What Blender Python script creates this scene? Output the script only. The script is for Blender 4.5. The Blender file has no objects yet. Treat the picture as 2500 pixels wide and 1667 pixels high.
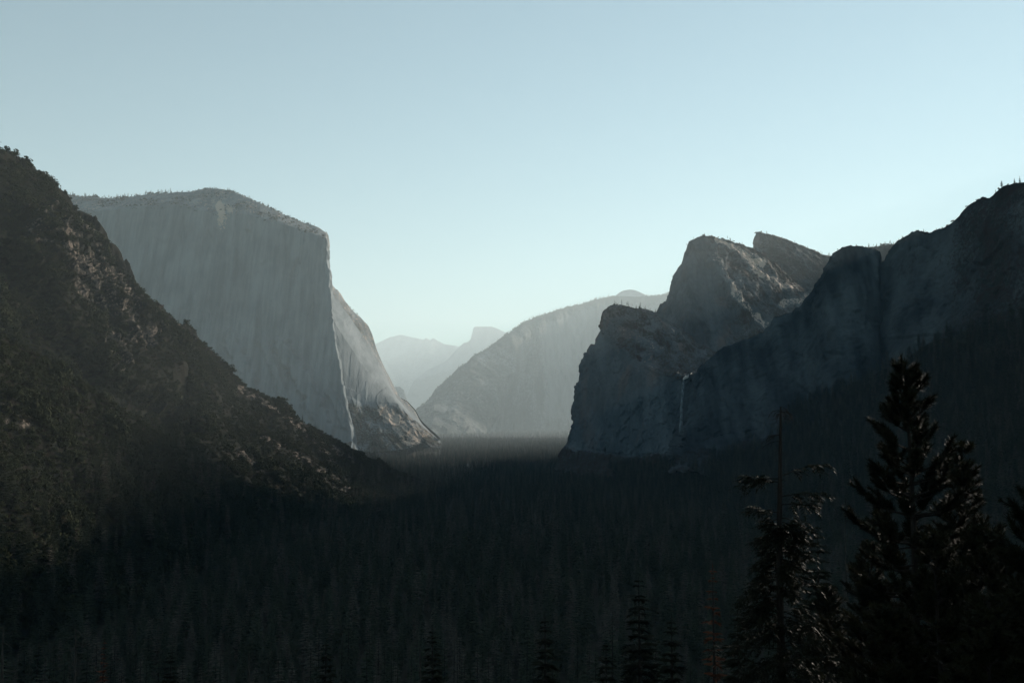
import bpy, math, random
import numpy as np
from mathutils import Vector

random.seed(7)
RNG = np.random.default_rng(11)
S = bpy.context.scene
COL = S.collection

# ------------------------------------------------------------------ camera, sky, sun, exposure
H = 150.0                      # viewpoint above the valley floor
F = 2430.0                     # focal length in photo pixels (2500 wide)
PITCH = math.atan((1025 - 833.5) / F)
cd = bpy.data.cameras.new('camera'); cam = bpy.data.objects.new('camera', cd); COL.objects.link(cam)
cd.sensor_width = 36; cd.lens = 36 * F / 2500; cd.clip_start = 0.5; cd.clip_end = 80000
cam.location = (0, 0, H); cam.rotation_euler = (math.pi / 2 + PITCH, 0, 0)
S.camera = cam

SUN_AZ, SUN_EL = math.radians(43), math.radians(15.5)     # azimuth to the right of the view axis (+Y)
sdir = Vector((math.sin(SUN_AZ) * math.cos(SUN_EL), math.cos(SUN_AZ) * math.cos(SUN_EL), math.sin(SUN_EL)))
W = bpy.data.worlds.new('World'); S.world = W; W.use_nodes = True
wn = W.node_tree.nodes; wl = W.node_tree.links
bg = wn['Background']
sky = wn.new('ShaderNodeTexSky'); sky.sky_type = 'NISHITA'; sky.sun_disc = False
sky.sun_elevation = SUN_EL; sky.sun_rotation = SUN_AZ
sky.altitude = 1300; sky.air_density = 1.0; sky.dust_density = 0.05; sky.ozone_density = 1.0
tint = wn.new('ShaderNodeMix'); tint.data_type = 'RGBA'; tint.blend_type = 'MULTIPLY'; tint.inputs[0].default_value = 1
wl.new(sky.outputs[0], tint.inputs[6]); tint.inputs[7].default_value = (0.80, 1.0, 0.89, 1)      # the cool green cast of the morning sky
wl.new(tint.outputs[2], bg.inputs[0]); bg.inputs[1].default_value = 0.05
sl = bpy.data.lights.new('sun', 'SUN'); sl.energy = 5.0; sl.angle = math.radians(0.5); sl.color = (1.0, 0.89, 0.76)
so = bpy.data.objects.new('sun', sl); COL.objects.link(so)
so.rotation_euler = (-sdir).to_track_quat('-Z', 'Y').to_euler(); so.location = (0, 0, 3000)
S.view_settings.view_transform = 'Standard'; S.view_settings.look = 'None'
S.view_settings.exposure = 1.42; S.view_settings.gamma = 1.0
S.cycles.max_bounces = 4; S.cycles.diffuse_bounces = 2; S.cycles.volume_bounces = 0
S.cycles.transmission_bounces = 2; S.cycles.glossy_bounces = 1; S.cycles.transparent_max_bounces = 4
S.cycles.caustics_reflective = False; S.cycles.caustics_refractive = False
HAZE_DENSITY = 4.5e-5
HAZE_COLOR = (0.78, 0.94, 1.0)
HAZE_G = 0.18

# ------------------------------------------------------------------ helpers
cp, sp_ = math.cos(PITCH), math.sin(PITCH)
def P(px, py, D):
    """a bearing in photo pixels and a distance along the valley -> a point of the terrain"""
    a = (np.asarray(px, float) - 1250) / F; b = (833.5 - np.asarray(py, float)) / F
    dy = cp - b * sp_; dz = sp_ + b * cp
    D = np.asarray(D, float)
    return np.stack([a / dy * D, D + 0 * a, H + dz / dy * D], -1)
def proj(V):
    x = V[..., 0]; y = V[..., 1]; z = V[..., 2] - H
    f = y * cp + z * sp_; u = -y * sp_ + z * cp
    f = np.maximum(f, 1)
    return 1250 + x / f * F, 833.5 - u / f * F

_G = np.random.default_rng(3).normal(size=(256, 3)); _G /= np.linalg.norm(_G, axis=1)[:, None]
def pnoise(p, seed=0):
    i = np.floor(p).astype(np.int64); f = p - i
    w = f * f * f * (f * (f * 6 - 15) + 10)
    out = np.zeros(p.shape[:-1])
    for dx in (0, 1):
        for dy in (0, 1):
            for dz in (0, 1):
                h = (i[..., 0] + dx) * 73856093 ^ (i[..., 1] + dy) * 19349663 ^ (i[..., 2] + dz) * 83492791 ^ (seed * 2654435)
                h = (h ^ (h >> 13)) * 1274126177 & 0x7fffffff; h = (h ^ (h >> 16)) & 255
                g = _G[h]
                d = g[..., 0] * (f[..., 0] - dx) + g[..., 1] * (f[..., 1] - dy) + g[..., 2] * (f[..., 2] - dz)
                ww = (w[..., 0] if dx else 1 - w[..., 0]) * (w[..., 1] if dy else 1 - w[..., 1]) * (w[..., 2] if dz else 1 - w[..., 2])
                out += d * ww
    return out * 1.5
def fbm(p, octv=4, seed=0, gain=0.5):
    s = 0; a = 1; t = 0
    for k in range(octv):
        s = s + a * pnoise(p * 2 ** k, seed + k * 17); t += a; a *= gain
    return s / t
def ridged(p, octv=4, seed=0):
    s = 0; a = 1; t = 0
    for k in range(octv):
        s = s + a * (1 - 2 * np.abs(pnoise(p * 2 ** k, seed + k * 13))); t += a; a *= .5
    return s / t
def blocks(p, seed=0, tilt=.8):
    """angular fracture blocks: each cell of a 3-D Voronoi pattern gets its own offset and tilt, in -1..1"""
    i = np.floor(p).astype(np.int64); best = np.full(p.shape[:-1], 1e9); out = np.zeros(p.shape[:-1])
    for dx in (-1, 0, 1):
        for dy in (-1, 0, 1):
            for dz in (-1, 0, 1):
                c = i + np.array([dx, dy, dz])
                h = c[..., 0] * 73856093 ^ c[..., 1] * 19349663 ^ c[..., 2] * 83492791 ^ (seed * 2654435)
                h = (h ^ (h >> 13)) * 1274126177 & 0x7fffffff; h = h ^ (h >> 16)
                f = np.stack([(h & 255), (h >> 8) & 255, (h >> 16) & 255], -1) / 255.
                v = p - c - f; d = (v * v).sum(-1); m = d < best
                g = _G[(h >> 4) & 255]
                val = ((h >> 11) & 255) / 127.5 - 1
                out = np.where(m, val * .6 + tilt * (v * g).sum(-1), out); best = np.where(m, d, best)
    return out
def sstep(a, b, x):
    t = np.clip((x - a) / (b - a), 0, 1); return t * t * (3 - 2 * t)

def tag(o, label=None, cat=None, group=None, kind=None):
    if label: o['label'] = label
    if cat: o['category'] = cat
    if group: o['group'] = group
    if kind: o['kind'] = kind
    return o
def link(o, parent=None):
    COL.objects.link(o)
    if parent: o.parent = parent
    return o
def mesh_from(name, V, faces, mats=(), attrs=None, smooth=False):
    """faces: int array (n,3|4)"""
    me = bpy.data.meshes.new(name)
    V = np.ascontiguousarray(V, np.float32).reshape(-1, 3); faces = np.ascontiguousarray(faces, np.int32)
    k = faces.shape[1]; n = len(faces)
    me.vertices.add(len(V)); me.vertices.foreach_set('co', V.ravel())
    me.loops.add(n * k); me.loops.foreach_set('vertex_index', faces.ravel())
    me.polygons.add(n)
    me.polygons.foreach_set('loop_start', np.arange(0, n * k, k, dtype=np.int32))
    me.polygons.foreach_set('loop_total', np.full(n, k, np.int32))
    me.polygons.foreach_set('use_smooth', np.full(n, smooth))
    for m in mats: me.materials.append(m)
    me.update(calc_edges=True); me.validate()
    for an, av in (attrs or {}).items():
        a = me.attributes.new(an, 'FLOAT', 'POINT'); a.data.foreach_set('value', np.ascontiguousarray(av, np.float32).ravel())
    return me
def grid_faces(R, N):
    i = np.arange(R - 1)[:, None] * N + np.arange(N - 1)[None, :]
    return np.stack([i, i + 1, i + N + 1, i + N], -1).reshape(-1, 4)
def normals(V):
    a = np.gradient(V, axis=0); b = np.gradient(V, axis=1)
    n = np.cross(a, b); n /= np.linalg.norm(n, axis=-1)[..., None] + 1e-9
    return n
def row(pts, N):
    pts = sorted(pts, key=lambda t: t[0]); u = np.linspace(0, 1, N); pu = [p[0] for p in pts]
    return P(*[np.interp(u, pu, [p[k] for p in pts]) for k in (1, 2, 3)])
def wrow(pts, N):
    pts = sorted(pts, key=lambda t: t[0]); u = np.linspace(0, 1, N); pu = [p[0] for p in pts]
    return np.stack([np.interp(u, pu, [p[k] for p in pts]) for k in (1, 2, 3)], -1)
def trace(pix, deps, N):
    """even resampling of a traced skyline; deps = [(px, D)...]"""
    pix = np.array(pix, float); s = np.r_[0, np.cumsum(np.hypot(*np.diff(pix, axis=0).T))]; s /= s[-1]
    u = np.linspace(0, 1, N); px = np.interp(u, s, pix[:, 0]); py = np.interp(u, s, pix[:, 1])
    if callable(deps): D = deps(u, px)
    else: D = np.interp(px, [d[0] for d in deps], [d[1] for d in deps])
    return P(px, py, D)
def loft(rows, segs):
    out = []; tt = []; k = 0
    for a, b, m in zip(rows[:-1], rows[1:], segs):
        for j in range(m):
            t = j / m; out.append(a * (1 - t) + b * t); tt.append(k + t)
        k += 1
    out.append(rows[-1]); tt.append(k)
    return np.stack(out), np.array(tt)

# ------------------------------------------------------------------ materials
def nt(name):
    m = bpy.data.materials.new(name); m.use_nodes = True
    t = m.node_tree; t.nodes.clear()
    return m, t
class NB:
    def __init__(s, t): s.t = t
    def n(s, typ, **kw):
        nd = s.t.nodes.new(typ)
        for k, v in kw.items(): setattr(nd, k, v)
        return nd
    def l(s, a, b): s.t.links.new(a, b)
    def noise(s, scale3, detail=5, rough=.55, scale=1.0, coord=None):
        tc = s.n('ShaderNodeTexCoord'); mp = s.n('ShaderNodeMapping'); mp.inputs['Scale'].default_value = scale3
        s.l(tc.outputs['Object'], mp.inputs['Vector'])
        no = s.n('ShaderNodeTexNoise'); no.inputs['Scale'].default_value = scale
        no.inputs['Detail'].default_value = detail; no.inputs['Roughness'].default_value = rough
        s.l(mp.outputs[0], no.inputs['Vector']); return no.outputs['Fac']
    def math(s, op, a, b=None, clamp=False):
        nd = s.n('ShaderNodeMath', operation=op); nd.use_clamp = clamp
        for k, v in enumerate((a, b)):
            if v is None: continue
            if isinstance(v, (int, float)): nd.inputs[k].default_value = v
            else: s.l(v, nd.inputs[k])
        return nd.outputs[0]
    def mrange(s, v, a, b, c=0, d=1):
        nd = s.n('ShaderNodeMapRange'); nd.inputs[1].default_value = a; nd.inputs[2].default_value = b
        nd.inputs[3].default_value = c; nd.inputs[4].default_value = d; s.l(v, nd.inputs[0]); return nd.outputs[0]
    def mix(s, f, a, b):
        nd = s.n('ShaderNodeMix', data_type='RGBA')
        for k, v in ((0, f), (6, a), (7, b)):
            if isinstance(v, (int, float)): nd.inputs[k].default_value = v
            elif isinstance(v, tuple): nd.inputs[k].default_value = (*v, 1)
            else: s.l(v, nd.inputs[k])
        return nd.outputs[2]
    def attr(s, name):
        nd = s.n('ShaderNodeAttribute'); nd.attribute_name = name; return nd.outputs['Fac']

def rock_mat(name, dark, light, veg, bare, sx=1 / 25, sz=1 / 160, bump=3.0, bscale=1 / 12, rust=None, cliff=True):
    m, t = nt(name); b = NB(t)
    n1 = b.noise((sx, sx * (.22 if cliff else 1), sz), 7, .62); n2 = b.noise((sx * .2,) * 3, 4, .5); n3 = b.noise((sx * 4,) * 3, 4, .65)
    f = b.math('ADD', b.math('MULTIPLY', n1, .6), b.math('MULTIPLY', n2, .4))
    c = b.mix(b.mrange(f, .40, .60), dark, light)
    if cliff: c = b.mix(b.mrange(b.noise((sx * .45, sx * .05, sz * .5), 6, .6), .56, .70, 0, .5), c, tuple(x * .6 for x in dark))   # water stains
    if rust: c = b.mix(b.mrange(b.noise((sx * .5, sx * .5, sz * .5), 5), .55, .75, 0, .7), c, rust)
    va = b.attr('veg')
    vf = b.mrange(b.math('ADD', va, b.math('MULTIPLY', b.math('SUBTRACT', n3, .5), 1.6)), .35, .65)
    vcol = b.mix(b.mrange(b.noise((sx * 2.2,) * 3, 3), .4, .62), veg, tuple(x * .55 + (.016 if cliff else .003) * (i == 0) for i, x in enumerate(veg)))
    c = b.mix(vf, c, vcol)
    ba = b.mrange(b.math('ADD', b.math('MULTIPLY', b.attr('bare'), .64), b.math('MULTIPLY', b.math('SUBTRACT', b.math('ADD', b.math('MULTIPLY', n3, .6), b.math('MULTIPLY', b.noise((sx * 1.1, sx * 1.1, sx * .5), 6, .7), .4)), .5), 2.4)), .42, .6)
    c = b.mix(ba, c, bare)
    pb = b.n('ShaderNodeBsdfPrincipled'); b.l(c, pb.inputs['Base Color']); pb.inputs['Roughness'].default_value = .9
    pb.inputs['Specular IOR Level'].default_value = .04
    bn = b.noise((bscale, bscale * (.3 if cliff else 1), bscale * (.3 if cliff else .6)), 8, .68)
    bp = b.n('ShaderNodeBump'); bp.inputs['Strength'].default_value = 1; bp.inputs['Distance'].default_value = bump
    b.l(bn, bp.inputs['Height']); b.l(bp.outputs[0], pb.inputs['Normal'])
    o = b.n('ShaderNodeOutputMaterial'); b.l(pb.outputs[0], o.inputs[0]); return m

def leaf_mat(name, c1, c2, c3=None, p3=.2, trans=.25, rough=.55, spec=.03):
    m, t = nt(name); b = NB(t)
    oi = b.n('ShaderNodeObjectInfo'); r = oi.outputs['Random']
    c = b.mix(r, c1, c2)
    if c3:
        r2 = b.math('FRACT', b.math('MULTIPLY', r, 37.31))
        c = b.mix(b.math('LESS_THAN', r2, p3), c, c3)
    no = b.noise((.9, .9, .9), 3)
    c = b.mix(b.mrange(no, .35, .7, 0, .6), c, tuple(min(1, x * 1.35) for x in c2))
    pb = b.n('ShaderNodeBsdfPrincipled'); b.l(c, pb.inputs['Base Color']); pb.inputs['Roughness'].default_value = rough
    pb.inputs['Specular IOR Level'].default_value = spec
    tr = b.n('ShaderNodeBsdfTranslucent'); b.l(c, tr.inputs[0])
    mx = b.n('ShaderNodeMixShader'); mx.inputs[0].default_value = trans
    b.l(pb.outputs[0], mx.inputs[1]); b.l(tr.outputs[0], mx.inputs[2])
    o = b.n('ShaderNodeOutputMaterial'); b.l(mx.outputs[0], o.inputs[0]); return m
def bark_mat(name, c1, c2):
    m, t = nt(name); b = NB(t)
    c = b.mix(b.mrange(b.noise((9, 9, 1.6), 5), .35, .65), c1, c2)
    pb = b.n('ShaderNodeBsdfPrincipled'); b.l(c, pb.inputs['Base Color']); pb.inputs['Roughness'].default_value = .9; pb.inputs['Specular IOR Level'].default_value = .08
    o = b.n('ShaderNodeOutputMaterial'); b.l(pb.outputs[0], o.inputs[0]); return m

M_far = rock_mat('far_granite', (.20, .19, .18), (.36, .35, .34), (.05, .055, .04), (.42, .41, .38), 1 / 240, 1 / 600, 30, 1 / 120)
M_spur = rock_mat('forested_granite', (.12, .125, .125), (.20, .205, .205), (.040, .046, .036), (.30, .29, .26), 1 / 130, 1 / 420, 16, 1 / 65)
M_mono = rock_mat('pale_granite', (.105, .125, .133), (.185, .208, .218), (.035, .04, .027), (.40, .32, .26), 1 / 26, 1 / 520, 3, 1 / 22)
M_spire = rock_mat('spire_granite', (.050, .062, .068), (.120, .135, .142), (.032, .032, .024), (.46, .36, .30), 1 / 32, 1 / 170, 4.5, 1 / 18, rust=(.17, .11, .085))  # bare tone lifted and warmed to stand in for sunlit patches
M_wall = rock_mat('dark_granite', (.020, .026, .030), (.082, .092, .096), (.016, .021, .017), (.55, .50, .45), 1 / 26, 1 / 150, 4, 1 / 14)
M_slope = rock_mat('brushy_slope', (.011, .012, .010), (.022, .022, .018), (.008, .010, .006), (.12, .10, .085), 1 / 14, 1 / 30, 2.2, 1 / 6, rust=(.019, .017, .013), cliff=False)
M_floor = rock_mat('forest_floor', (.03, .026, .02), (.05, .043, .033), (.022, .025, .016), (.2, .18, .15), 1 / 20, 1 / 20, 1, 1 / 5, None, False)
M_needle = leaf_mat('conifer_needles', (.016, .022, .014), (.060, .068, .044), (.135, .110, .092), .20, .02, .8, .03)
M_needle_dead = leaf_mat('dead_rusty_needles', (.11, .035, .018), (.14, .05, .024), None, 0, .2)
M_pine = leaf_mat('pine_needles', (.013, .013, .006), (.020, .019, .008), None, 0, .10, .6, .04)
M_fir = leaf_mat('fir_needles', (.012, .013, .007), (.019, .019, .009), None, 0, .10, .6, .04)
M_shrub = leaf_mat('shrub_leaves', (.012, .016, .007), (.026, .029, .013), (.024, .019, .012), .06, .03, .8, .03)
M_bark = bark_mat('bark', (.028, .022, .018), (.055, .043, .034))
M_snag = bark_mat('weathered_wood', (.035, .03, .026), (.09, .08, .065))

# ------------------------------------------------------------------ terrain: ground sheet
def ground_z(x, y):
    x = np.asarray(x, float); y = np.asarray(y, float)
    z = np.where(y < 250, 148.3 - .43 * y, 148.3 - .43 * 250)
    t = np.clip((y - 250) / 330, 0, 1)
    z = np.where(y >= 250, (148.3 - 107.5) * (1 - t) ** 2, z)
    z = np.minimum(z, 400)
    p = np.stack([x / 160, y / 160, 0 * x], -1)
    z = z + 5 * fbm(p, 3, 5) * sstep(20, 140, np.hypot(x, y)) - 0.6
    return z
def nonuni(a, b, n, k=3):
    t = np.linspace(-1, 1, n); t = np.sign(t) * np.abs(t) ** k
    return np.where(t < 0, -t * a, t * b)
gx = nonuni(-24900, 24900, 300, 3.0); gy = np.r_[np.linspace(-2900, -200, 12), np.linspace(-160, 1200, 150), 1200 + (np.linspace(0.01, 1, 110) ** 2.3) * 38500]
GX, GY = np.meshgrid(gx, gy)
V = np.stack([GX, GY, ground_z(GX, GY)], -1)
z0 = np.zeros(V.shape[:2])
g = link(bpy.data.objects.new('ground', mesh_from('ground', V, grid_faces(*V.shape[:2]), [M_floor], {'veg': z0 + .4, 'bare': z0}, True)))
tag(g, 'dark forest floor of the valley running back between the cliffs', 'ground', kind='structure')

def tree_sun_cut(V):  # added cut through the unseen wall so sun reaches the near trees
    sx_, sy_ = math.sin(SUN_AZ), math.cos(SUN_AZ)
    c = V[..., 0] * sy_ - V[..., 1] * sx_; s_ = V[..., 0] * sx_ + V[..., 1] * sy_
    cap = 104 + math.tan(SUN_EL) * s_ + 500 * np.clip((np.abs(c + 31) - 8) / 25, 0, 3)
    V[..., 2] = np.where((s_ > 350), np.minimum(V[..., 2], cap), V[..., 2]); return V
def lip_sun_cut(V, hw=13):  # added cut along the sun's line so light reaches the waterfall lip
    sx_, sy_ = math.sin(SUN_AZ), math.cos(SUN_AZ); lp = P(1681, 919, 2447).reshape(3)
    c = (V[..., 0] - lp[0]) * sy_ - (V[..., 1] - lp[1]) * sx_; s_ = (V[..., 0] - lp[0]) * sx_ + (V[..., 1] - lp[1]) * sy_
    cap = lp[2] - 6 + math.tan(SUN_EL) * np.maximum(s_, 0) * .97 + 3 * np.clip(np.abs(c) - hw, 0, 400)
    V[..., 2] = np.where(s_ > 3, np.minimum(V[..., 2], cap), V[..., 2]); return V
MASS = {}
def massif(name, V, mat, label, cat, veg=None, bare=None, flip=False):
    R, N = V.shape[:2]; f = grid_faces(R, N)
    if flip: f = f[:, ::-1]
    z = np.zeros((R, N))
    me = mesh_from(name, V, f, [mat], {'veg': z if veg is None else veg, 'bare': z if bare is None else bare}, True)
    o = link(bpy.data.objects.new(name, me)); tag(o, label, cat, kind='structure')
    MASS.setdefault(name, []).append(V); return o
def band(px, py, pts, w, n=None):
    """soft mask of a polyline given by bearings; marks bare rock, scree and painted sunlit streaks"""
    q = np.stack([px / 22., py / 22., 0 * px], -1); px = px + .8 * w * fbm(q, 3, 301); py = py + .8 * w * fbm(q, 3, 302)
    best = np.full(px.shape, 1e9)
    for (a, b), (c, d) in zip(pts[:-1], pts[1:]):
        ex, ey = c - a, d - b; t = np.clip(((px - a) * ex + (py - b) * ey) / (ex * ex + ey * ey), 0, 1)
        best = np.minimum(best, np.hypot(px - a - t * ex, py - b - t * ey))
    return 1 - sstep(.5, 1.0, best / w)
def skew(V, sx, sz): return np.stack([V[..., 0] * sx, V[..., 1] * sx, V[..., 2] * sz], -1)
def back(r, dys, dzs, dxs=None):
    out = []
    for k, (dy, dz) in enumerate(zip(dys, dzs)):
        q = r.copy(); q[:, 0] *= (q[:, 1] + dy) / q[:, 1]; q[:, 1] += dy; q[:, 2] = np.maximum(q[:, 2] - dz, np.minimum(q[:, 2], -0.0) )
        if dxs: q[:, 0] += dxs[k]
        out.append(q)
    return out
def skewv(V, sx, sz): return np.stack([V[..., 0] * sx, V[..., 1] * sx * .12, V[..., 2] * sz], -1)
def displace(V, d): return V + normals(V) * d[..., None]

# ---- far range behind the valley (distant ridge)
N = 420
r0 = trace([(700, 900), (800, 870), (880, 852), (921, 838), (952, 823), (979, 817), (996, 821), (1034, 829), (1040, 825), (1051, 830), (1057, 825), (1071, 833), (1085, 840), (1102, 843), (1124, 846), (1200, 870), (1300, 900), (1500, 930)], [(700, 36000), (1500, 36000)], N)
r1 = row([(0, 700, 985, 33000), (.3, 920, 960, 33000), (.55, 1060, 985, 33000), (1, 1500, 1010, 33000)], N)
r2 = row([(0, 700, 1060, 29000), (1, 1500, 1060, 29000)], N)
V, tt = loft(back(r0, [2400], [1400]) + [r0, r1, r2], [6, 110, 40])
m = sstep(.9, 1.3, tt)[:, None]
V[..., 1] -= 820 * (ridged(skew(V, 1 / 3000, 1 / 5000), 4, 2) - .3) * m * (1 - sstep(2.6, 3, tt)[:, None])
V[..., 2] += 34 * fbm(skew(V, 1 / 300, 1 / 300), 3, 8) * m
vv = sstep(1.35, 2.1, tt)[:, None] * .55 + .9 * np.maximum(0, fbm(skew(V, 1 / 1400, 1 / 1400), 4, 31)) 
massif('mountain', V, M_far, 'farthest pale hazy mountain ridge at the head of the valley', 'mountain', veg=vv, flip=True)

# ---- half-cut dome
N = 320
r0 = trace([(1040, 905), (1090, 880), (1118, 850), (1132, 837), (1142, 835), (1151, 826), (1153, 812), (1156, 801), (1160, 797), (1176, 797), (1200, 797), (1217, 803), (1238, 814), (1270, 840), (1310, 880), (1380, 950)], [(1040, 31200), (1154, 31200), (1176, 31500), (1380, 32800)], N)
r1 = row([(0, 1010, 930, 30600), (.3, 1120, 900, 30800), (.42, 1150, 880, 30900), (.6, 1215, 880, 31000), (1, 1400, 980, 31800)], N)
r2 = row([(0, 960, 1040, 28000), (.4, 1110, 1040, 28000), (1, 1450, 1060, 28600)], N)
V, tt = loft(back(r0, [500, 2800], [120, 1600]) + [r0, r1, r2], [4, 10, 60, 60])
m = sstep(2.05, 2.4, tt)[:, None]
V[..., 1] -= 500 * (ridged(skew(V, 1 / 1800, 1 / 3000), 4, 12) - .2) * sstep(2.5, 3.2, tt)[:, None]
V = displace(V, 26 * fbm(skew(V, 1 / 240, 1 / 600), 4, 21) * m)
massif('dome', V, M_far, 'pale half-cut granite dome with a sheer left side far up the valley', 'dome', veg=sstep(2.7, 3.2, tt)[:, None] * .8 + z0[:1, :1] + 0 * V[..., 0], flip=True)

# ---- rounded column at the foot of the far range
N = 80
r0 = trace([(940, 990), (955, 955), (963, 944), (975, 943), (986, 952), (992, 970), (1002, 1010), (1010, 1060)], [(940, 19500), (1010, 19500)], N)
r1 = row([(0, 935, 1070, 19000), (1, 1015, 1070, 19000)], N)
V, tt = loft(back(r0, [600], [600]) + [r0, r1], [6, 40])
V = displace(V, 50 * fbm(skew(V, 1 / 360, 1 / 600), 4, 4) * sstep(.9, 1.2, tt)[:, None])
massif('mountain', V, M_spur, 'small rounded hazy rock column just behind the foot of the great cliff', 'mountain', veg=.5 + 0 * V[..., 0], flip=True)

# ---- long forested ridge in the middle distance, dome on its crest
N = 700
spur_sky = [(930, 1075), (960, 1052), (1000, 1018), (1017, 1000), (1037, 983), (1061, 962), (1068, 945), (1091, 925), (1102, 918), (1122, 894), (1139, 887), (1153, 870), (1190, 850), (1207, 836), (1238, 816), (1265, 799), (1282, 785), (1309, 775), (1340, 765), (1360, 757), (1394, 748), (1428, 741), (1455, 731), (1483, 726), (1503, 722), (1530, 724), (1581, 724), (1598, 723), (1629, 717), (1700, 700), (1800, 690), (2000, 680)]
r0 = trace(spur_sky, [(930, 11500), (1017, 12000), (1150, 13200), (1310, 14800), (1500, 16700), (2000, 18000)], N); S_SKY = r0
def rr(k):
    u = np.linspace(0, 1, N); px0, py0 = proj(r0)
    base_y = np.interp(u, [0, 1], [1083, 1078])
    edge = 1310 - 95 * k                                  # slanting right edge, shaped with a recess behind it to hold a shadow
    D0 = r0[:, 1]
    fwd = 2600 * k
    near = D0 - fwd
    rec = D0 - fwd * .12
    s = sstep(edge - 10, edge + 18, px0)
    D = near * (1 - s) + rec * s
    return P(px0 + (1235 - px0) * .06 * k - 25 * k * (px0 < 1300), py0 + (base_y - py0) * k, D)
V, tt = loft(back(r0, [900, 3000], [180, 1200]) + [r0, rr(.12), rr(.4), rr(.75), rr(1.02)], [4, 8, 24, 45, 55, 40])
m = sstep(2.0, 2.5, tt)[:, None]
V[..., 1] -= 320 * (ridged(skew(V, 1 / 950, 1 / 2400), 5, 6) - .2) * m
V = displace(V, (30 * fbm(skew(V, 1 / 170, 1 / 380), 4, 9) + 24 * blocks(skew(V, 1 / 200, 1 / 480), 10)) * (.25 + .75 * m))
px, py = proj(V)
vv = .62 + .55 * fbm(skew(V, 1 / 480, 1 / 780), 4, 16) - .5 * sstep(1320, 1345, px) * sstep(2.2, 3, tt)[:, None] * (1 - sstep(1000, 1040, py)) + .3 * (1 - sstep(2.1, 2.4, tt)[:, None])
ba = band(px, py, [(1160, 915), (1200, 930), (1225, 960)], 16) * .8 + band(px, py, [(1420, 1050), (1365, 1078), (1330, 1085)], 12) * .7 + band(px, py, [(1330, 1050), (1260, 1085)], 10) * .5 + band(px, py, [(1080, 1010), (1130, 1030)], 12) * .5
ba = ba * .6
massif('mountain', V, M_spur, 'long hazy forested ridge rising to the right in the middle distance', 'mountain', veg=vv, bare=ba, flip=True)
N = 120
r0 = trace([(1470, 745), (1490, 733), (1503, 722), (1512, 714), (1524, 709), (1537, 707), (1550, 708.5), (1560, 712), (1572, 718), (1590, 727), (1620, 745)], [(1470, 18600), (1620, 18600)], N)
r1 = row([(0, 1460, 770, 18100), (1, 1630, 770, 18100)], N)
V, tt = loft(back(r0, [400, 1200], [40, 500]) + [r0, r1], [4, 6, 30])
V = displace(V, 9 * fbm(skew(V, 1 / 120, 1 / 120), 4, 19))
massif('dome', V, M_far, 'low smooth granite dome on the crest of the hazy forested ridge', 'dome', veg=.15 + .5 * np.maximum(0, fbm(skew(V, 1 / 90, 1 / 90), 3, 2)), flip=True)

# ---- the great pale monolith on the left
N = 900
un = .62
top = [(-400, 470), (0, 478), (168, 479), (239, 482), (284, 485), (315, 481), (364, 474), (418, 471), (462, 468), (494, 462), (525, 460), (561, 465), (596, 479), (641, 499), (686, 521), (730, 539), (775, 555), (797, 566)]
r0p = [(un * (p[0] + 400) / 1197, p[0], p[1], np.interp(p[0], [-400, 300, 525, 797], [4600, 4500, 4420, 4250])) for p in top]
r0p += [(un + .006, 801, 577, 4245), (un + .012, 806, 689, 4330)]
r0p += [(un + .02 + (1 - un - .02) * (k / 17), p[0], p[1], np.interp(p[0], [808, 900, 976, 1074], [4290, 4400, 4490, 4600])) for k, p in enumerate([(811, 696), (833, 720), (851, 747), (866, 762), (882, 776), (900, 796), (909, 818), (922, 859), (931, 880), (940, 899), (954, 926), (963, 944), (971, 961), (976, 972), (994, 981), (1012, 1001), (1029, 1033), (1056, 1059)])]
r0p = r0p[:-1] + [(1, 1074, 1077, 4600)]
EL_SKY = r0 = row(r0p, N)
# edge of the summit slope / cliff brow
rb = row([(0, -400, 500, 4350), (un * .5, 200, 520, 4250), (un * .6, 320, 505, 4240), (un * .7, 440, 500, 4230), (un * .77, 525, 520, 4200), (un * .83, 596, 520, 4190), (un * .9, 690, 545, 4160), (un, 797, 582, 4130), (un + .012, 803, 610, 4140), (un + .02, 810, 715, 4240), (.75, 858, 778, 4290), (.85, 917, 868, 4360), (.93, 970, 972, 4420), (1, 1072, 1080, 4540)], N)
rm = row([(0, -400, 760, 4180), (un * .5, 220, 760, 4080), (un * .8, 560, 790, 4010), (un * .93, 735, 800, 3990), (un, 808, 760, 3990), (un + .02, 812, 780, 4010), (.75, 862, 860, 4065), (.85, 915, 930, 4125), (.93, 965, 978, 4185), (1, 1072, 1081, 4310)], N)
rq = row([(0, -400, 950, 4080), (un * .5, 220, 960, 3980), (un * .8, 575, 960, 3900), (un * .93, 770, 960, 3880), (un, 829, 912, 3900), (un + .02, 842, 965, 3925), (.75, 880, 983, 3965), (.85, 918, 980, 4010), (.93, 970, 985, 4075), (1, 1072, 1082, 4200)], N)
rs = row([(0, -400, 1095, 3850), (un * .5, 220, 1095, 3800), (un * .8, 600, 1095, 3780), (un * .93, 800, 1092, 3780), (un, 858, 1075, 3790), (un + .02, 872, 1080, 3815), (.75, 915, 1070, 3860), (.85, 962, 1068, 3915), (.93, 1020, 1070, 3980), (1, 1074, 1085, 4045)], N)
re = row([(0, -400, 1130, 3600), (un, 862, 1105, 3680), (un + .02, 880, 1105, 3760), (1, 1078, 1095, 3980)], N)
V, tt = loft(back(r0, [300, 900, 2500], [-10, 20, 700]) + [r0, rb, rm, rq, rs, re], [3, 5, 8, 34, 90, 70, 60, 14])
px, py = proj(V)
u = np.linspace(0, 1, N)[None, :]
cl = sstep(3.9, 4.15, tt)[:, None] * (1 - sstep(6.6, 7.1, tt)[:, None])
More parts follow.
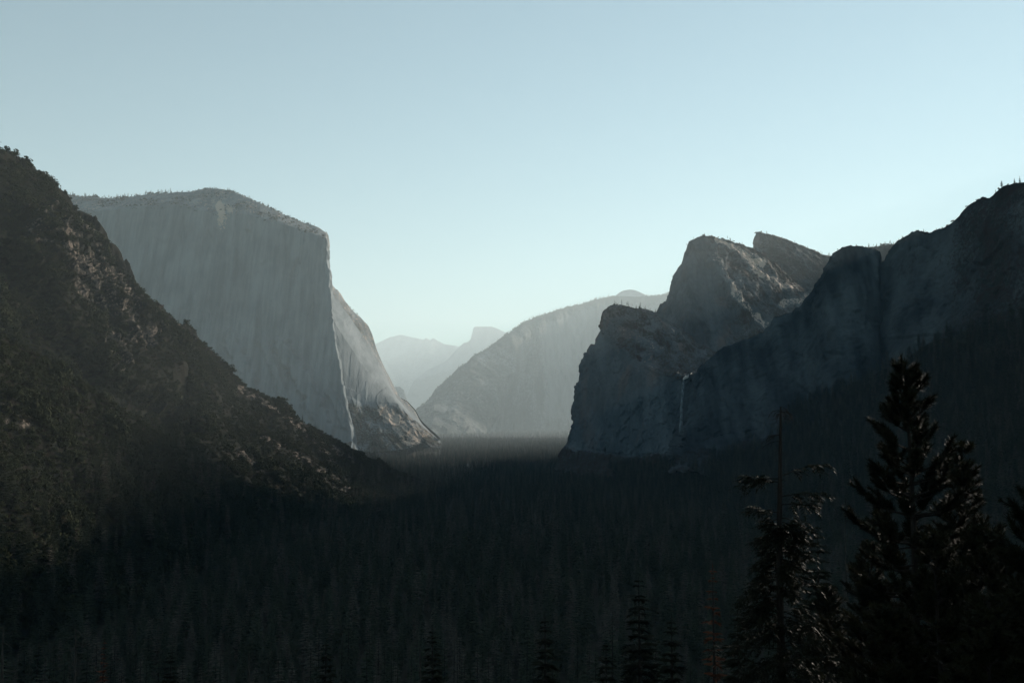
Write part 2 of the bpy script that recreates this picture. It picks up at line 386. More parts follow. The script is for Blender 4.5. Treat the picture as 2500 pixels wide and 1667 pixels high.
d = 16 * fbm(skewv(V, 1 / 190, 1 / 900), 3, 41) + 9 * fbm(skewv(V, 1 / 60, 1 / 420), 4, 42) + 3.5 * ridged(skewv(V, 1 / 26, 1 / 160), 3, 43) + 7 * blocks(skewv(V, 1 / 55, 1 / 300), 48) + 2.5 * blocks(skewv(V, 1 / 20, 1 / 90), 49)
# leaning pillars and slabs low on the face
d += 30 * band(px, py, [(690, 850), (740, 930), (800, 1060)], 26) + 22 * band(px, py, [(560, 820), (620, 960), (650, 1040)], 22) + 16 * band(px, py, [(640, 830), (670, 900), (700, 980)], 14)
d += 14 * band(px, py, [(806, 960), (826, 990), (840, 1040)], 14)
ledge = sstep(5.9, 6.3, tt)[:, None] * (u > un + .02)
d2 = (10 * ridged(skew(V, 1 / 70, 1 / 90), 5, 44) + 9 * blocks(skew(V, 1 / 45, 1 / 60), 50)) * ledge
V = displace(V, d * cl * np.where(u > un + .01, .45, .9) + d2)
V[..., 0] += (12 * fbm(np.stack([0 * V[..., 0], V[..., 1] / 300, V[..., 2] / 110], -1), 4, 303) + 5 * blocks(skew(V, 1 / 30, 1 / 40), 304)) * np.exp(-((u - un - .006) / .03) ** 2) * (tt[:, None] > 2.5)
V[..., 2] += 5 * fbm(skew(V, 1 / 40, 1 / 40), 4, 45) * (1 - cl) * (tt[:, None] < 4.2)
topm = (1 - sstep(3.9, 4.15, tt)[:, None])
vv = topm * (.33 + .55 * fbm(skew(V, 1 / 70, 1 / 70), 4, 46)) + ledge * (.62 + .7 * fbm(skew(V, 1 / 90, 1 / 90), 4, 47)) + sstep(6.9, 7.2, tt)[:, None] * .8 * (u <= un)
ba = topm * .55 + ledge * band(px, py, [(925, 985), (950, 1015), (990, 1055), (1005, 1075)], 26) * .95 + ledge * band(px, py, [(985, 985), (1010, 1020), (1035, 1060)], 22) * .6  # bare rim and apron rock, paled and warmed to imitate sunlight
ba += .36 * band(px, py, [(800, 958), (818, 975), (845, 1040), (858, 1072)], 10) + .12 * band(px, py, [(812, 800), (818, 850), (830, 920), (842, 985)], 7) + .7 * band(px, py, [(535, 500), (545, 530), (540, 560)], 14) + .4 * band(px, py, [(560, 505), (562, 535)], 8)  # pale strip down the front edge paints in the sun catching it
EL_TOP = V[(tt >= 3) & (tt < 4.05)]
massif('cliff', V, M_mono, 'huge pale granite monolith with a sheer face above the left slope', 'cliff', veg=vv, bare=ba, flip=True)

# ---- spires on the right: highest one behind
N = 320
r0 = trace([(1760, 760), (1800, 690), (1836, 625), (1839, 600), (1840, 586), (1843, 572), (1848, 567), (1862, 567), (1894, 576), (1933, 589), (1973, 605), (2008, 621), (2030, 626), (2080, 640), (2160, 690), (2260, 760)], [(1760, 3650), (1840, 3700), (2030, 3900), (2260, 4000)], N); HI_SKY = r0
r1 = row([(0, 1740, 800, 3500), (.25, 1838, 680, 3600), (.5, 1900, 700, 3560), (1, 2280, 830, 3700)], N)
r2 = row([(0, 1720, 900, 3350), (.4, 1870, 880, 3300), (1, 2300, 950, 3400)], N)
V, tt = loft(back(r0, [150, 700], [20, 500]) + [r0, r1, r2], [4, 8, 60, 50])
px, py = proj(V)
m = sstep(2.02, 2.3, tt)[:, None]
V = displace(V, (14 * ridged(skew(V, 1 / 130, 1 / 150), 4, 51) + 5 * fbm(skew(V, 1 / 25, 1 / 40), 4, 52)) * m + 5 * blocks(skew(V, 1 / 24, 1 / 30), 53))
vv = .62 + .5 * fbm(skew(V, 1 / 80, 1 / 80), 4, 54) - .6 * band(px, py, [(1840, 570), (1842, 640)], 12)
massif('mountain', V, M_spire, 'rearmost brushy rock spire with a sheer left edge, tallest on the right side', 'mountain', veg=vv, bare=.85 * band(px, py, [(1860, 645), (1900, 690), (1945, 705)], 9), flip=True)  # pale streak on bare rock painted as a sunlit patch

# ---- middle spire
N = 520
MID = [(1560, 900), (1590, 820), (1604, 762), (1607, 755), (1613, 742), (1621, 737), (1629, 734), (1635, 714), (1638, 695), (1641, 682), (1648, 668), (1656, 655), (1664, 645), (1670, 639), (1672, 622), (1674, 607), (1678, 598), (1684, 591), (1694, 585), (1704, 580), (1715, 576), (1726, 574), (1740, 577), (1755, 582), (1779, 585), (1807, 595), (1840, 606), (1872, 626), (1905, 655), (1940, 690), (1990, 730), (2060, 790)]
MI_SKY = r0 = trace(MID, [(1560, 3350), (1670, 3260), (1726, 3240), (1840, 3330), (2060, 3500)], N)
r1 = row([(0, 1550, 900, 3300), (.3, 1650, 690, 3170), (.5, 1690, 650, 3120), (.65, 1730, 650, 3100), (.75, 1790, 660, 3140), (.85, 1870, 700, 3200), (1, 2060, 830, 3350)], N)
r2 = row([(0, 1545, 920, 3250), (.3, 1630, 790, 3080), (.5, 1680, 760, 3000), (.65, 1745, 745, 2990), (.8, 1820, 745, 3000), (1, 2050, 880, 3100)], N)
r3 = row([(0, 1540, 960, 3150), (.4, 1660, 880, 2950), (.7, 1780, 870, 2850), (1, 2040, 950, 2900)], N)
V, tt = loft(back(r0, [120, 600], [15, 500]) + [r0, r1, r2, r3], [4, 8, 60, 60, 40])
px, py = proj(V)
m = sstep(2.03, 2.35, tt)[:, None]
rs_ = sstep(1700, 1780, px + (py - 650) * -.25)
d = (13 * fbm(skewv(V, 1 / 110, 1 / 330), 3, 61) + 7 * fbm(skewv(V, 1 / 36, 1 / 150), 4, 62)) * (1 - rs_) + rs_ * (17 * ridged(skew(V, 1 / 95, 1 / 110), 5, 63))
d += 18 * band(px, py, [(1705, 600), (1745, 650), (1790, 730), (1820, 790)], 16)
V = displace(V, d * m + 5 * blocks(skew(V, 1 / 24, 1 / 42), 64) + 2.5 * blocks(skew(V, 1 / 9, 1 / 13), 67) + 6 * blocks(skewv(V, 1 / 60, 1 / 160), 68) * m)
vv = rs_ * (.5 + .55 * fbm(skew(V, 1 / 50, 1 / 50), 4, 65)) + .35 * (1 - sstep(2.0, 2.3, tt)[:, None]) + .35 * fbm(skew(V, 1 / 60, 1 / 90), 3, 66)
ba = .9 * band(px, py, [(1752, 588), (1800, 612), (1835, 640), (1858, 645)], 12) + .85 * band(px, py, [(1828, 650), (1865, 680), (1905, 705), (1935, 703)], 12) + .7 * band(px, py, [(1782, 715), (1805, 745), (1840, 775), (1865, 795)], 14) + .7 * band(px, py, [(1905, 750), (1950, 740), (1975, 715)], 11) + .5 * band(px, py, [(1740, 640), (1775, 685), (1790, 720)], 10) + .55 * band(px, py, [(1838, 625), (1862, 640)], 15)  # pale bare slabs, brightened to paint sunlit streaks into the rock
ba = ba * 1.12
massif('mountain', V, M_spire, 'middle rock spire with pale bare slabs tinted as sunlit streaks on its right slope', 'mountain', veg=vv - ba * .6, bare=ba, flip=True)

# ---- lower spire above the waterfall
N = 520
def lo(pts): return row(pts, N)
r0 = lo([(0, 1640, 900, 3300), (.14, 1497, 748, 2830), (.16, 1500, 745, 2815), (.22, 1518, 744, 2810), (.28, 1538, 748, 2810), (.36, 1561, 755, 2820), (.44, 1581, 757, 2830), (.52, 1601, 763, 2850), (.58, 1617, 777, 2860), (.7, 1664, 797, 2920), (.8, 1700, 830, 2960), (.9, 1780, 845, 2990), (1, 1900, 850, 3000)])
LO_SKY = r0
r1 = lo([(0, 1635, 915, 3300), (.12, 1482, 766, 2800), (.16, 1488, 764, 2780), (.4, 1545, 815, 2730), (.6, 1625, 855, 2690), (.72, 1680, 900, 2680), (.8, 1715, 917, 2660), (1, 1880, 922, 2650)])
r2 = lo([(0, 1630, 930, 3290), (.10, 1463, 817, 2780), (.16, 1470, 812, 2755), (.4, 1538, 868, 2640), (.6, 1598, 908, 2540), (.78, 1668, 926, 2460), (.86, 1700, 918, 2430), (1, 1860, 915, 2400)])
r3 = lo([(0, 1620, 940, 3280), (.10, 1437, 851, 2770), (.16, 1445, 850, 2740), (.4, 1535, 905, 2615), (.6, 1598, 935, 2525), (.78, 1668, 950, 2452), (1, 1855, 940, 2390)])
r4 = lo([(0, 1600, 960, 3250), (.10, 1418, 885, 2760), (.16, 1428, 890, 2730), (.4, 1525, 950, 2600), (.6, 1596, 980, 2510), (.78, 1667, 990, 2440), (1, 1850, 990, 2375)])
r5 = lo([(0, 1590, 1000, 3230), (.10, 1399, 985, 2740), (.16, 1412, 990, 2710), (.4, 1515, 1030, 2580), (.6, 1590, 1040, 2490), (.78, 1665, 1045, 2420), (1, 1845, 1045, 2350)])
r6 = lo([(0, 1580, 1100, 3200), (.10, 1381, 1088, 2725), (.16, 1395, 1090, 2690), (.4, 1508, 1110, 2550), (.6, 1588, 1110, 2460), (.78, 1663, 1110, 2390), (1, 1840, 1110, 2320)])
r7 = lo([(0, 1560, 1150, 3150), (.10, 1345, 1150, 2640), (.4, 1480, 1165, 2400), (1, 1800, 1170, 2150)])
V, tt = loft(back(r0, [100, 500], [15, 300]) + [r0, r1, r2, r3, r4, r5, r6, r7], [4, 8, 36, 44, 16, 26, 40, 40, 12])
px, py = proj(V)
cl = sstep(4.0, 4.2, tt)[:, None]
m = sstep(2.03, 2.3, tt)[:, None]
d = cl * (9 * fbm(skewv(V, 1 / 110, 1 / 420), 3, 71) + 5 * fbm(skewv(V, 1 / 34, 1 / 170), 4, 72) + 1.6 * ridged(skewv(V, 1 / 13, 1 / 60), 3, 76)) + (1 - cl) * m * 12 * ridged(skew(V, 1 / 70, 1 / 70), 5, 73)
d += 9 * fbm(skew(V, 1 / 30, 1 / 22), 3, 77) * (1 - sstep(.14, .2, np.linspace(0, 1, N)))[None, :] * m
V = displace(V, d + 4.5 * blocks(skew(V, 1 / 20, 1 / 34), 74) + 2 * blocks(skew(V, 1 / 8, 1 / 11), 78) + 6 * blocks(skewv(V, 1 / 48, 1 / 150), 79) * m)
V = lip_sun_cut(V)
vv = (1 - cl) * (.50 + .6 * fbm(skew(V, 1 / 35, 1 / 35), 4, 75)) + sstep(7.9, 8.2, tt)[:, None] * .7
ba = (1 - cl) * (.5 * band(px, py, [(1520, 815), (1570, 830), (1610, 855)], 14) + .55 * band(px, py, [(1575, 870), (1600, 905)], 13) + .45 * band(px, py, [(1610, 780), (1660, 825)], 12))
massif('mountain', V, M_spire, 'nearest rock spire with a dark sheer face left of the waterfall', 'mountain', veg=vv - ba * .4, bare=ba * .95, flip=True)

# ---- distant tree-topped ridge peeping through the notch on the right
N = 90
r0 = trace([(2060, 660), (2110, 605), (2142, 602), (2170, 596), (2200, 594), (2230, 620), (2270, 700)], [(2060, 4500), (2270, 4500)], N); NO_SKY = r0
r1 = row([(0, 2040, 800, 4300), (1, 2290, 800, 4300)], N)
V, tt = loft(back(r0, [300], [100]) + [r0, r1], [4, 30])
V = displace(V, 5 * fbm(skew(V, 1 / 40, 1 / 40), 4, 88))
massif('hill', V, M_spire, 'wooded hill crest peeping through the notch in the right wall', 'hill', veg=.9 + 0 * V[..., 0], flip=True)

# ---- added mountain behind the right wall (hidden from the viewpoint; it keeps the low sun off the valley)
N = 160
r0 = trace([(2250, 680), (2280, 625), (2324, 580), (2400, 520), (2500, 475), (2600, 380), (2800, 320), (3100, 340), (3600, 420), (4200, 700)], [(2250, 4600), (4200, 4600)], N)
r1 = r0.copy(); r1[:, 1] -= 500; r1[:, 2] = 150
V, tt = loft(back(r0, [400, 900], [250, 800]) + [r0, r1], [4, 6, 30])
V = displace(V, 8 * fbm(skew(V, 1 / 70, 1 / 70), 4, 89))
V = lip_sun_cut(V, 50)
massif('mountain', V, M_spire, 'unseen mountain added behind the right rock wall to shade the valley', 'mountain', veg=.6 + 0 * V[..., 0], flip=True)
# ---- right wall with the leaning buttress
N = 900
WALL = [(1600, 975), (1660, 945), (1678, 934), (1691, 921), (1700, 903), (1708, 892), (1735, 872), (1767, 848), (1795, 838), (1826, 827), (1850, 818), (1866, 809), (1880, 790), (1894, 773), (1915, 766), (1937, 761), (1950, 748), (1961, 738), (1975, 721), (1988, 706), (2000, 687), (2012, 667), (2020, 647), (2026, 632), (2033, 618), (2042, 611), (2050, 606), (2062, 604), (2072, 600), (2079, 598), (2095, 601), (2108, 601), (2123, 607), (2136, 610), (2147, 616), (2150, 626), (2153, 640), (2157, 637), (2163, 626), (2171, 613), (2180, 600), (2191, 589), (2205, 580), (2220, 570), (2232, 564), (2244, 563), (2256, 564), (2268, 568), (2285, 562), (2302, 556), (2318, 548), (2331, 538), (2340, 530), (2351, 516), (2363, 503), (2375, 494), (2388, 488), (2399, 480), (2407, 483), (2414, 485), (2428, 473), (2438, 463), (2448, 456), (2462, 451), (2477, 448), (2500, 444), (2560, 410), (2650, 350), (2800, 260), (3000, 160), (3300, 20), (3700, -200), (4200, -420), (5200, -700)]  # crest past the right edge is unseen, raised to shade the valley
WD = [(1600, 2800), (1660, 2500), (1690, 2385), (1760, 2385), (1826, 2380), (1937, 2330), (2050, 2260), (2147, 2230), (2153, 2242), (2171, 2228), (2302, 2050), (2399, 1900), (2500, 1760), (2800, 1600), (3300, 1320), (3700, 1080), (4200, 820), (5200, 500)]
WA_SKY = r0 = trace(WALL, WD, N)
px0, py0 = proj(r0)
def wr(k, fwd, dx=0):
    by = np.interp(px0, [1600, 1800, 2050, 2300, 2500, 3000, 3700, 5200], [1150, 1140, 1110, 1050, 980, 950, 950, 950])
    bul = 45 * np.exp(-((px0 - 2085) / 60) ** 2) + 35 * np.exp(-((px0 - 1900) / 45) ** 2) + 50 * np.exp(-((px0 - 2290) / 60) ** 2) - 16 * np.exp(-((px0 - 2160) / 14) ** 2)
    return P(px0 + dx, py0 + (by - py0) * k, r0[:, 1] - fwd - bul * min(1, 3 * k) * (.6 + .4 * k))
V, tt = loft(back(r0, [40, 150, 600], [36, 135, 420]) + [r0, wr(.05, 12), wr(.35, 45, -6), wr(.75, 110, -14), wr(1.0, 230, -20), wr(1.1, 420, -20)], [3, 6, 8, 10, 60, 80, 40, 10])
px, py = proj(V)
m = sstep(3.0, 3.6, tt)[:, None]
d = 22 * fbm(skewv(V, 1 / 150, 1 / 420), 3, 81) + 9 * ridged(skewv(V, 1 / 48, 1 / 170), 4, 82) + 3 * fbm(skewv(V, 1 / 15, 1 / 40), 3, 83)
V = displace(V, d * m * .8 + 4 * blocks(skew(V, 1 / 18, 1 / 30), 84) + 1.8 * blocks(skew(V, 1 / 7, 1 / 9), 86) + 9 * blocks(skewv(V, 1 / 55, 1 / 190), 87) * m)
V = lip_sun_cut(tree_sun_cut(V))
vv = .10 + .5 * fbm(skew(V, 1 / 60, 1 / 110), 4, 85) + .5 * sstep(2250, 2400, px) + .6 * (1 - sstep(3, 3.2, tt)[:, None]) + .4 * sstep(6, 6.6, tt)[:, None]
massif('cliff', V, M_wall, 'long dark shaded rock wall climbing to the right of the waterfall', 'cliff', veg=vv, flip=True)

# ---- forested talus below the right wall
N = 420
r0 = row([(0, 1500, 1150, 2350), (.15, 1700, 1136, 2230), (.4, 1968, 1085, 2030), (.55, 2142, 1020, 1870), (.68, 2268, 982, 1720), (.8, 2385, 935, 1560), (.9, 2500, 885, 1420), (1, 3100, 760, 1150)], N)
rb_ = r0.copy(); rb_[:, 1] += 260; rb_[:, 2] += 60 * sstep(.2, .45, np.linspace(0, 1, N)) - 15 * (1 - sstep(.1, .3, np.linspace(0, 1, N)))
r1 = wrow([(0, 230, 2100, 6), (.2, 330, 1850, 6), (.5, 400, 1300, 8), (.8, 420, 800, 14), (1, 480, 420, 40)], N)
V, tt = loft([rb_, r0, r0 * .55 + r1 * .45 - np.array([0, 0, 8.]), r1], [6, 50, 50])
V[..., 2] += 12 * fbm(skew(V, 1 / 110, 1 / 110), 4, 91)
TALUS = V
massif('hill', V, M_floor, 'dark forested slope below the right rock wall', 'hill', veg=.6 + 0 * V[..., 0], flip=True)

# ---- left slope, near
N = 900
LEFT = [(-500, 60), (-250, 190), (-100, 290), (0, 363), (22, 369), (36, 383), (52, 397), (70, 407), (87, 415), (102, 426), (118, 438), (135, 452), (151, 464), (162, 474), (171, 484), (178, 500), (184, 510), (194, 526), (205, 548), (220, 566), (236, 588), (252, 612), (266, 640), (282, 662), (300, 686), (318, 702), (334, 712), (351, 721), (365, 736), (387, 749), (400, 760), (427, 783), (440, 796), (449, 809), (452, 797), (463, 800), (478, 809), (485, 827), (502, 842), (520, 859), (533, 872), (545, 885), (556, 900), (567, 917), (590, 939), (615, 953), (641, 966), (664, 978), (686, 992), (712, 1012), (739, 1033), (762, 1044), (784, 1055), (806, 1068), (829, 1082), (851, 1096), (873, 1109), (907, 1130), (959, 1148), (1006, 1167), (1043, 1180), (1090, 1192)]
def scree_of(px, py):
    return np.maximum.reduce([band(px, py, [(585, 948), (650, 985), (720, 1032), (800, 1085), (860, 1125)], 11), band(px, py, [(700, 1090), (760, 1130), (820, 1165), (850, 1190)], 10), band(px, py, [(620, 1050), (680, 1090)], 9), band(px, py, [(585, 1100), (640, 1145)], 16) * .8, band(px, py, [(740, 1050), (800, 1110), (860, 1180)], 9) * .8, band(px, py, [(770, 1160), (850, 1205)], 15) * .9])
LD = [(-500, 1000), (0, 1250), (334, 1480), (567, 1680), (784, 1900), (1090, 2200)]
LE_SKY = r0 = trace(LEFT, LD, N)
px0, py0 = proj(r0); U = np.linspace(0, 1, N)
base = wrow([(0, -520, 380, 25), (.3, -470, 620, 5), (.5, -400, 900, 2), (.75, -300, 1400, 2), (1, -150, 2080, 2)], N)
def lr(k, sag, out=0):
    q = r0 * (1 - k) + base * k; q[:, 2] -= sag; q[:, 0] += out; return q
V, tt = loft(back(r0, [60, 250, 700], [6, 60, 300], [-20, -100, -300]) + [r0, lr(.06, 0), lr(.3, 6), lr(.6, 10), lr(1, 0)], [3, 6, 6, 24, 110, 110, 80])
px, py = proj(V)
m = sstep(3.0, 3.35, tt)[:, None]
# crags high on the slope, gullies lower
crag = np.maximum.reduce([band(px, py, [(110, 560), (190, 640), (260, 740), (330, 800)], 72), band(px, py, [(200, 540), (290, 660)], 52), band(px, py, [(400, 800), (450, 830)], 38), band(px, py, [(240, 790), (290, 880)], 34)])
d = 26 * fbm(skew(V, 1 / 170, 1 / 300), 3, 101) + 8 * fbm(skew(V, 1 / 50, 1 / 60), 4, 102)
d += crag * (12 * ridged(skew(V, 1 / 50, 1 / 80), 4, 103) + 11 * blocks(skew(V, 1 / 34, 1 / 60), 104) + 5 * blocks(skew(V, 1 / 13, 1 / 20), 108) + 2 * blocks(skew(V, 1 / 5, 1 / 8), 109))
d += -20 * band(px, py, [(20, 640), (130, 850), (260, 960), (420, 1030)], 70)
V = displace(V, d * m + 1.2 * fbm(skew(V, 1 / 9, 1 / 9), 3, 105))
V = V + normals(V) * (scree_of(*proj(V)) * 2.6 * blocks(skew(V, 1 / 4.5, 1 / 4.5), 110))[..., None]
px, py = proj(V); scree = scree_of(px, py) * sstep(-.38, .25, fbm(V / 12, 4, 111) + .25 * blocks(V / 5, 112))
steep = 1 - np.abs(normals(V)[..., 2])
rockm = np.clip(crag * 1.1 * (.45 + .9 * fbm(skew(V, 1 / 40, 1 / 55), 4, 106)) + .35 * sstep(.35, .7, steep) * crag, 0, 1)
spots = sstep(.28, .42, fbm(skew(V, 1 / 45, 1 / 45), 3, 107)) * sstep(3.3, 3.6, tt)[:, None] * .5 * (py < 1000)
ba = np.clip(rockm * .85 + scree + spots * .4, 0, 1)
vv = np.clip(1.0 - ba * 1.6, 0, 1)
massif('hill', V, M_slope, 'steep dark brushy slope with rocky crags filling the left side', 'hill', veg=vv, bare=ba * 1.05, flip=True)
LSLOPE, LBARE = V, ba
# second crag standing behind the slope's shoulder
N = 260
r0 = trace([(168, 560), (182, 530), (190, 514), (196, 514), (202, 517), (212, 521), (224, 526), (228, 533), (231, 529), (232, 526), (235, 527), (237, 535), (242, 543), (248, 550), (255, 560), (261, 570), (265, 582), (268, 592), (276, 594), (283, 598), (290, 608), (296, 617), (300, 632), (303, 637), (306, 633), (309, 632), (316, 643), (320, 655), (325, 668), (329, 678), (333, 688), (335, 712), (340, 740)], [(168, 1440), (340, 1540)], N)
V, tt = loft(back(r0, [14, 60], [4, 60], [2, 6]) + [r0] + [r0 + np.array([a, b, c]) for a, b, c in ((-2, -6, -8), (-14, -25, -60), (-60, -60, -130))], [3, 6, 6, 40, 40])
px, py = proj(V)
V = displace(V, (5 * ridged(skew(V, 1 / 30, 1 / 60), 4, 111) + 5 * blocks(skew(V, 1 / 14, 1 / 34), 112)) * sstep(2, 2.6, tt)[:, None] + 1.2 * fbm(skew(V, 1 / 6, 1 / 6), 3, 113))
vv = .55 + .5 * fbm(skew(V, 1 / 20, 1 / 30), 4, 114)
massif('crag', V, M_slope, 'dark pinnacled crag standing out behind the shoulder of the left slope', 'crag', veg=vv, bare=.35 * sstep(0, .4, fbm(skew(V, 1 / 14, 1 / 24), 4, 115)), flip=True)

# ---- nearer shoulder at lower left
N = 420
r0 = trace([(-600, 560), (-300, 680), (-100, 770), (0, 820), (60, 848), (130, 890), (200, 940), (270, 985), (340, 1030), (400, 1072), (450, 1110), (510, 1160), (560, 1200), (620, 1240)], [(-600, 620), (0, 860), (300, 1020), (620, 1300)], N)
base = wrow([(0, -420, 220, 60), (.35, -330, 480, 10), (.7, -300, 780, 3), (1, -300, 1150, 3)], N)
V, tt = loft(back(r0, [50, 200], [12, 110], [-30, -100]) + [r0, r0 * .6 + base * .4 - np.array([0, 0, 6.]), base], [4, 6, 90, 80])
px, py = proj(V)
V = displace(V, (16 * fbm(skew(V, 1 / 120, 1 / 120), 3, 121) + 5 * fbm(skew(V, 1 / 35, 1 / 35), 3, 122)) * sstep(1.8, 2.4, tt)[:, None] + 1.2 * fbm(skew(V, 1 / 8, 1 / 8), 3, 123))
ba = np.maximum(band(px, py, [(-40, 960), (20, 1000), (70, 1045)], 20) * .8, band(px, py, [(120, 1080), (190, 1110)], 9) * .6)
ba = ba * sstep(-.35, .3, fbm(V / 8, 4, 126))
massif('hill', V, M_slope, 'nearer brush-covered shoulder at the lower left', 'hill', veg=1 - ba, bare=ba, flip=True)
NSLOPE, NBARE = V, ba

# ------------------------------------------------------------------ plants
class MB:
    def __init__(s): s.v = []; s.f = []
    def tube(s, pts, rad, k=6):
        pts = [np.array(p, float) for p in pts]; b0 = len(s.v)
        for i, (p, r) in enumerate(zip(pts, rad)):
            d = pts[min(i + 1, len(pts) - 1)] - pts[max(i - 1, 0)]; d /= np.linalg.norm(d) + 1e-9
            a = np.cross(d, (0, 0, 1) if abs(d[2]) < .9 else (1, 0, 0)); a /= np.linalg.norm(a); c = np.cross(d, a)
            for j in range(k):
                t = 2 * math.pi * j / k; s.v.append(p + r * (math.cos(t) * a + math.sin(t) * c))
        for i in range(len(pts) - 1):
            for j in range(k):
                q = b0 + i * k; j2 = (j + 1) % k
                s.f.append((q + j, q + j2, q + k + j2, q + k + j))
    def quad(s, a, b, c, d):
        n = len(s.v); s.v += [a, b, c, d]; s.f.append((n, n + 1, n + 2, n + 3))
    def mesh(s, name, mat, smooth=False): return mesh_from(name, np.array(s.v), np.array(s.f), [mat], None, smooth)

def spray(mb, p, d, L, w, rnd, droop=.25, side=5):
    """a flat fir spray: an axis with paired side sprigs"""
    d = d / np.linalg.norm(d); up = np.array([0, 0, 1.]); s = np.cross(d, up); s /= np.linalg.norm(s) + 1e-9
    n = np.cross(s, d)
    def at(t): return p + d * L * t - up * droop * L * t * t
    for k in range(side):
        t0 = .12 + .8 * k / side
        for sg in (-1, 1):
            a = at(t0); l = w * (1.1 - .75 * t0) * rnd.uniform(.7, 1.25)
            tip = a + sg * s * l + d * l * .75 - up * rnd.uniform(.05, .35) * l
            h = l * .22
            mb.quad(a, a + d * h * 1.4 + n * h * .4, tip, a + sg * s * l * .45 - up * h * .9)
    a = at(.75); mb.quad(a, a + s * w * .2, at(1.08), a - s * w * .2)

def conifer(seed, h=30., r=4.0, whorls=26, nb=6, low=.12, droop=.3, power=.85, side=5, gap=.12):
    rnd = random.Random(seed); t = MB(); c = MB()
    lean = rnd.uniform(-.01, .01) * h
    t.tube([(0, 0, -1.5), (0, 0, h * .1), (lean * .5, 0, h * .5), (lean, 0, h * .99)], [h * .016, h * .012, h * .008, .02], 7)
    for i in range(whorls):
        f = low + (1 - low) * (i + rnd.uniform(-.3, .3)) / whorls
        f = min(f, .985)
        L0 = r * (1 - f) ** power * (1 if f > low + .12 else .6 + .4 * (f - low) / .12)
        for b in range(nb):
            if rnd.random() < gap: continue
            a = 2 * math.pi * (b + rnd.random() * .9) / nb + i * 1.3
            L = max(.55, L0 * rnd.uniform(.6, 1.15))
            d = np.array([math.cos(a), math.sin(a), .25 * f + rnd.uniform(-.12, .12)])
            spray(c, np.array([lean * f, 0, h * f]), d, L, max(.3, L * .38), rnd, droop + rnd.uniform(-.08, .12), side)
    spray(c, np.array([lean, 0, h * .95]), np.array([.02, 0, 1.]), h * .055, .25, rnd, 0, 3)
    return t, c

def shrub_mesh(seed, R=3.2, n=260):
    rnd = np.random.default_rng(seed); mb = MB()
    lobes = [(rnd.normal(size=3) * R * np.array([.45, .45, .22]) + np.array([0, 0, R * .55]), R * rnd.uniform(.4, .7)) for _ in range(7)]
    for k in range(n):
        c, q = lobes[rnd.integers(7)]
        d = rnd.normal(size=3); d /= np.linalg.norm(d); d[2] = abs(d[2]) * .9 - .15
        p = c + d * q * rnd.uniform(.75, 1.08); p[2] = max(p[2], .05)
        a = np.cross(d, rnd.normal(size=3)); a /= np.linalg.norm(a); b = np.cross(d, a)
        a = a + d * rnd.uniform(-.6, .6); s = R * rnd.uniform(.09, .2)
        mb.quad(p - a * s, p - b * s * .6, p + a * s, p + b * s * .6)
    return mb

# prototypes (shared mesh data)
CON = []
for k, (r, wh, nb, low, dr, pw) in enumerate([(5.2, 26, 7, .08, .30, .66), (4.6, 28, 7, .10, .35, .62), (5.9, 24, 8, .15, .22, .55), (4.2, 26, 7, .08, .4, .72), (5.2, 20, 7, .25, .15, .46)]):
    t, c = conifer(100 + k, 30, r, wh, nb, low, dr, pw, 5, .12 + .05 * (k == 4))
    CON.append((t.mesh('trunk', M_bark), c.mesh('crown', M_needle)))
SHR = [shrub_mesh(200 + k).mesh('shrub', M_shrub) for k in range(4)]

def empty(name, loc, rz=0, sc=1):
    o = bpy.data.objects.new(name, None); COL.objects.link(o); o.location = loc; o.rotation_euler = (0, 0, rz)
    o.scale = (sc, sc, sc) if not isinstance(sc, tuple) else sc
    o.empty_display_size = .5; return o
def tree_from(meshes, loc, rz, sc, label, group=None, name='conifer', cat='tree'):
    e = empty(name, loc, rz, sc)
    for nm, me in zip(('trunk', 'crown'), meshes):
        if me is None: continue
        o = bpy.data.objects.new(nm, me); COL.objects.link(o); o.parent = e
    tag(e, label, cat, group); return e

# ---- scatter of the forest
def frustum(x, y, pad=90):
    px = 1250 + x / np.maximum(y, 1) * F
    return (px > -pad) & (px < 2500 + pad)
def grid_pts(y0, y1, sp):
    out = []
    hw = lambda y: (1250 + 140) / F * y + 40
    ys = np.arange(y0, y1, sp)
    for y in ys:
        x = np.arange(-hw(y), hw(y), sp); out.append(np.stack([x, np.full_like(x, y)], -1))
    p = np.concatenate(out); p += RNG.uniform(-.55, .55, p.shape) * sp
    return p
pts = np.concatenate([grid_pts(330, 1200, 12.5), grid_pts(1200, 2600, 15.0), grid_pts(2600, 4600, 18.0), grid_pts(4600, 7600, 22.0), grid_pts(7600, 14000, 55.0)])
Z = ground_z(pts[:, 0], pts[:, 1])
FOREST = np.column_stack([pts, Z])
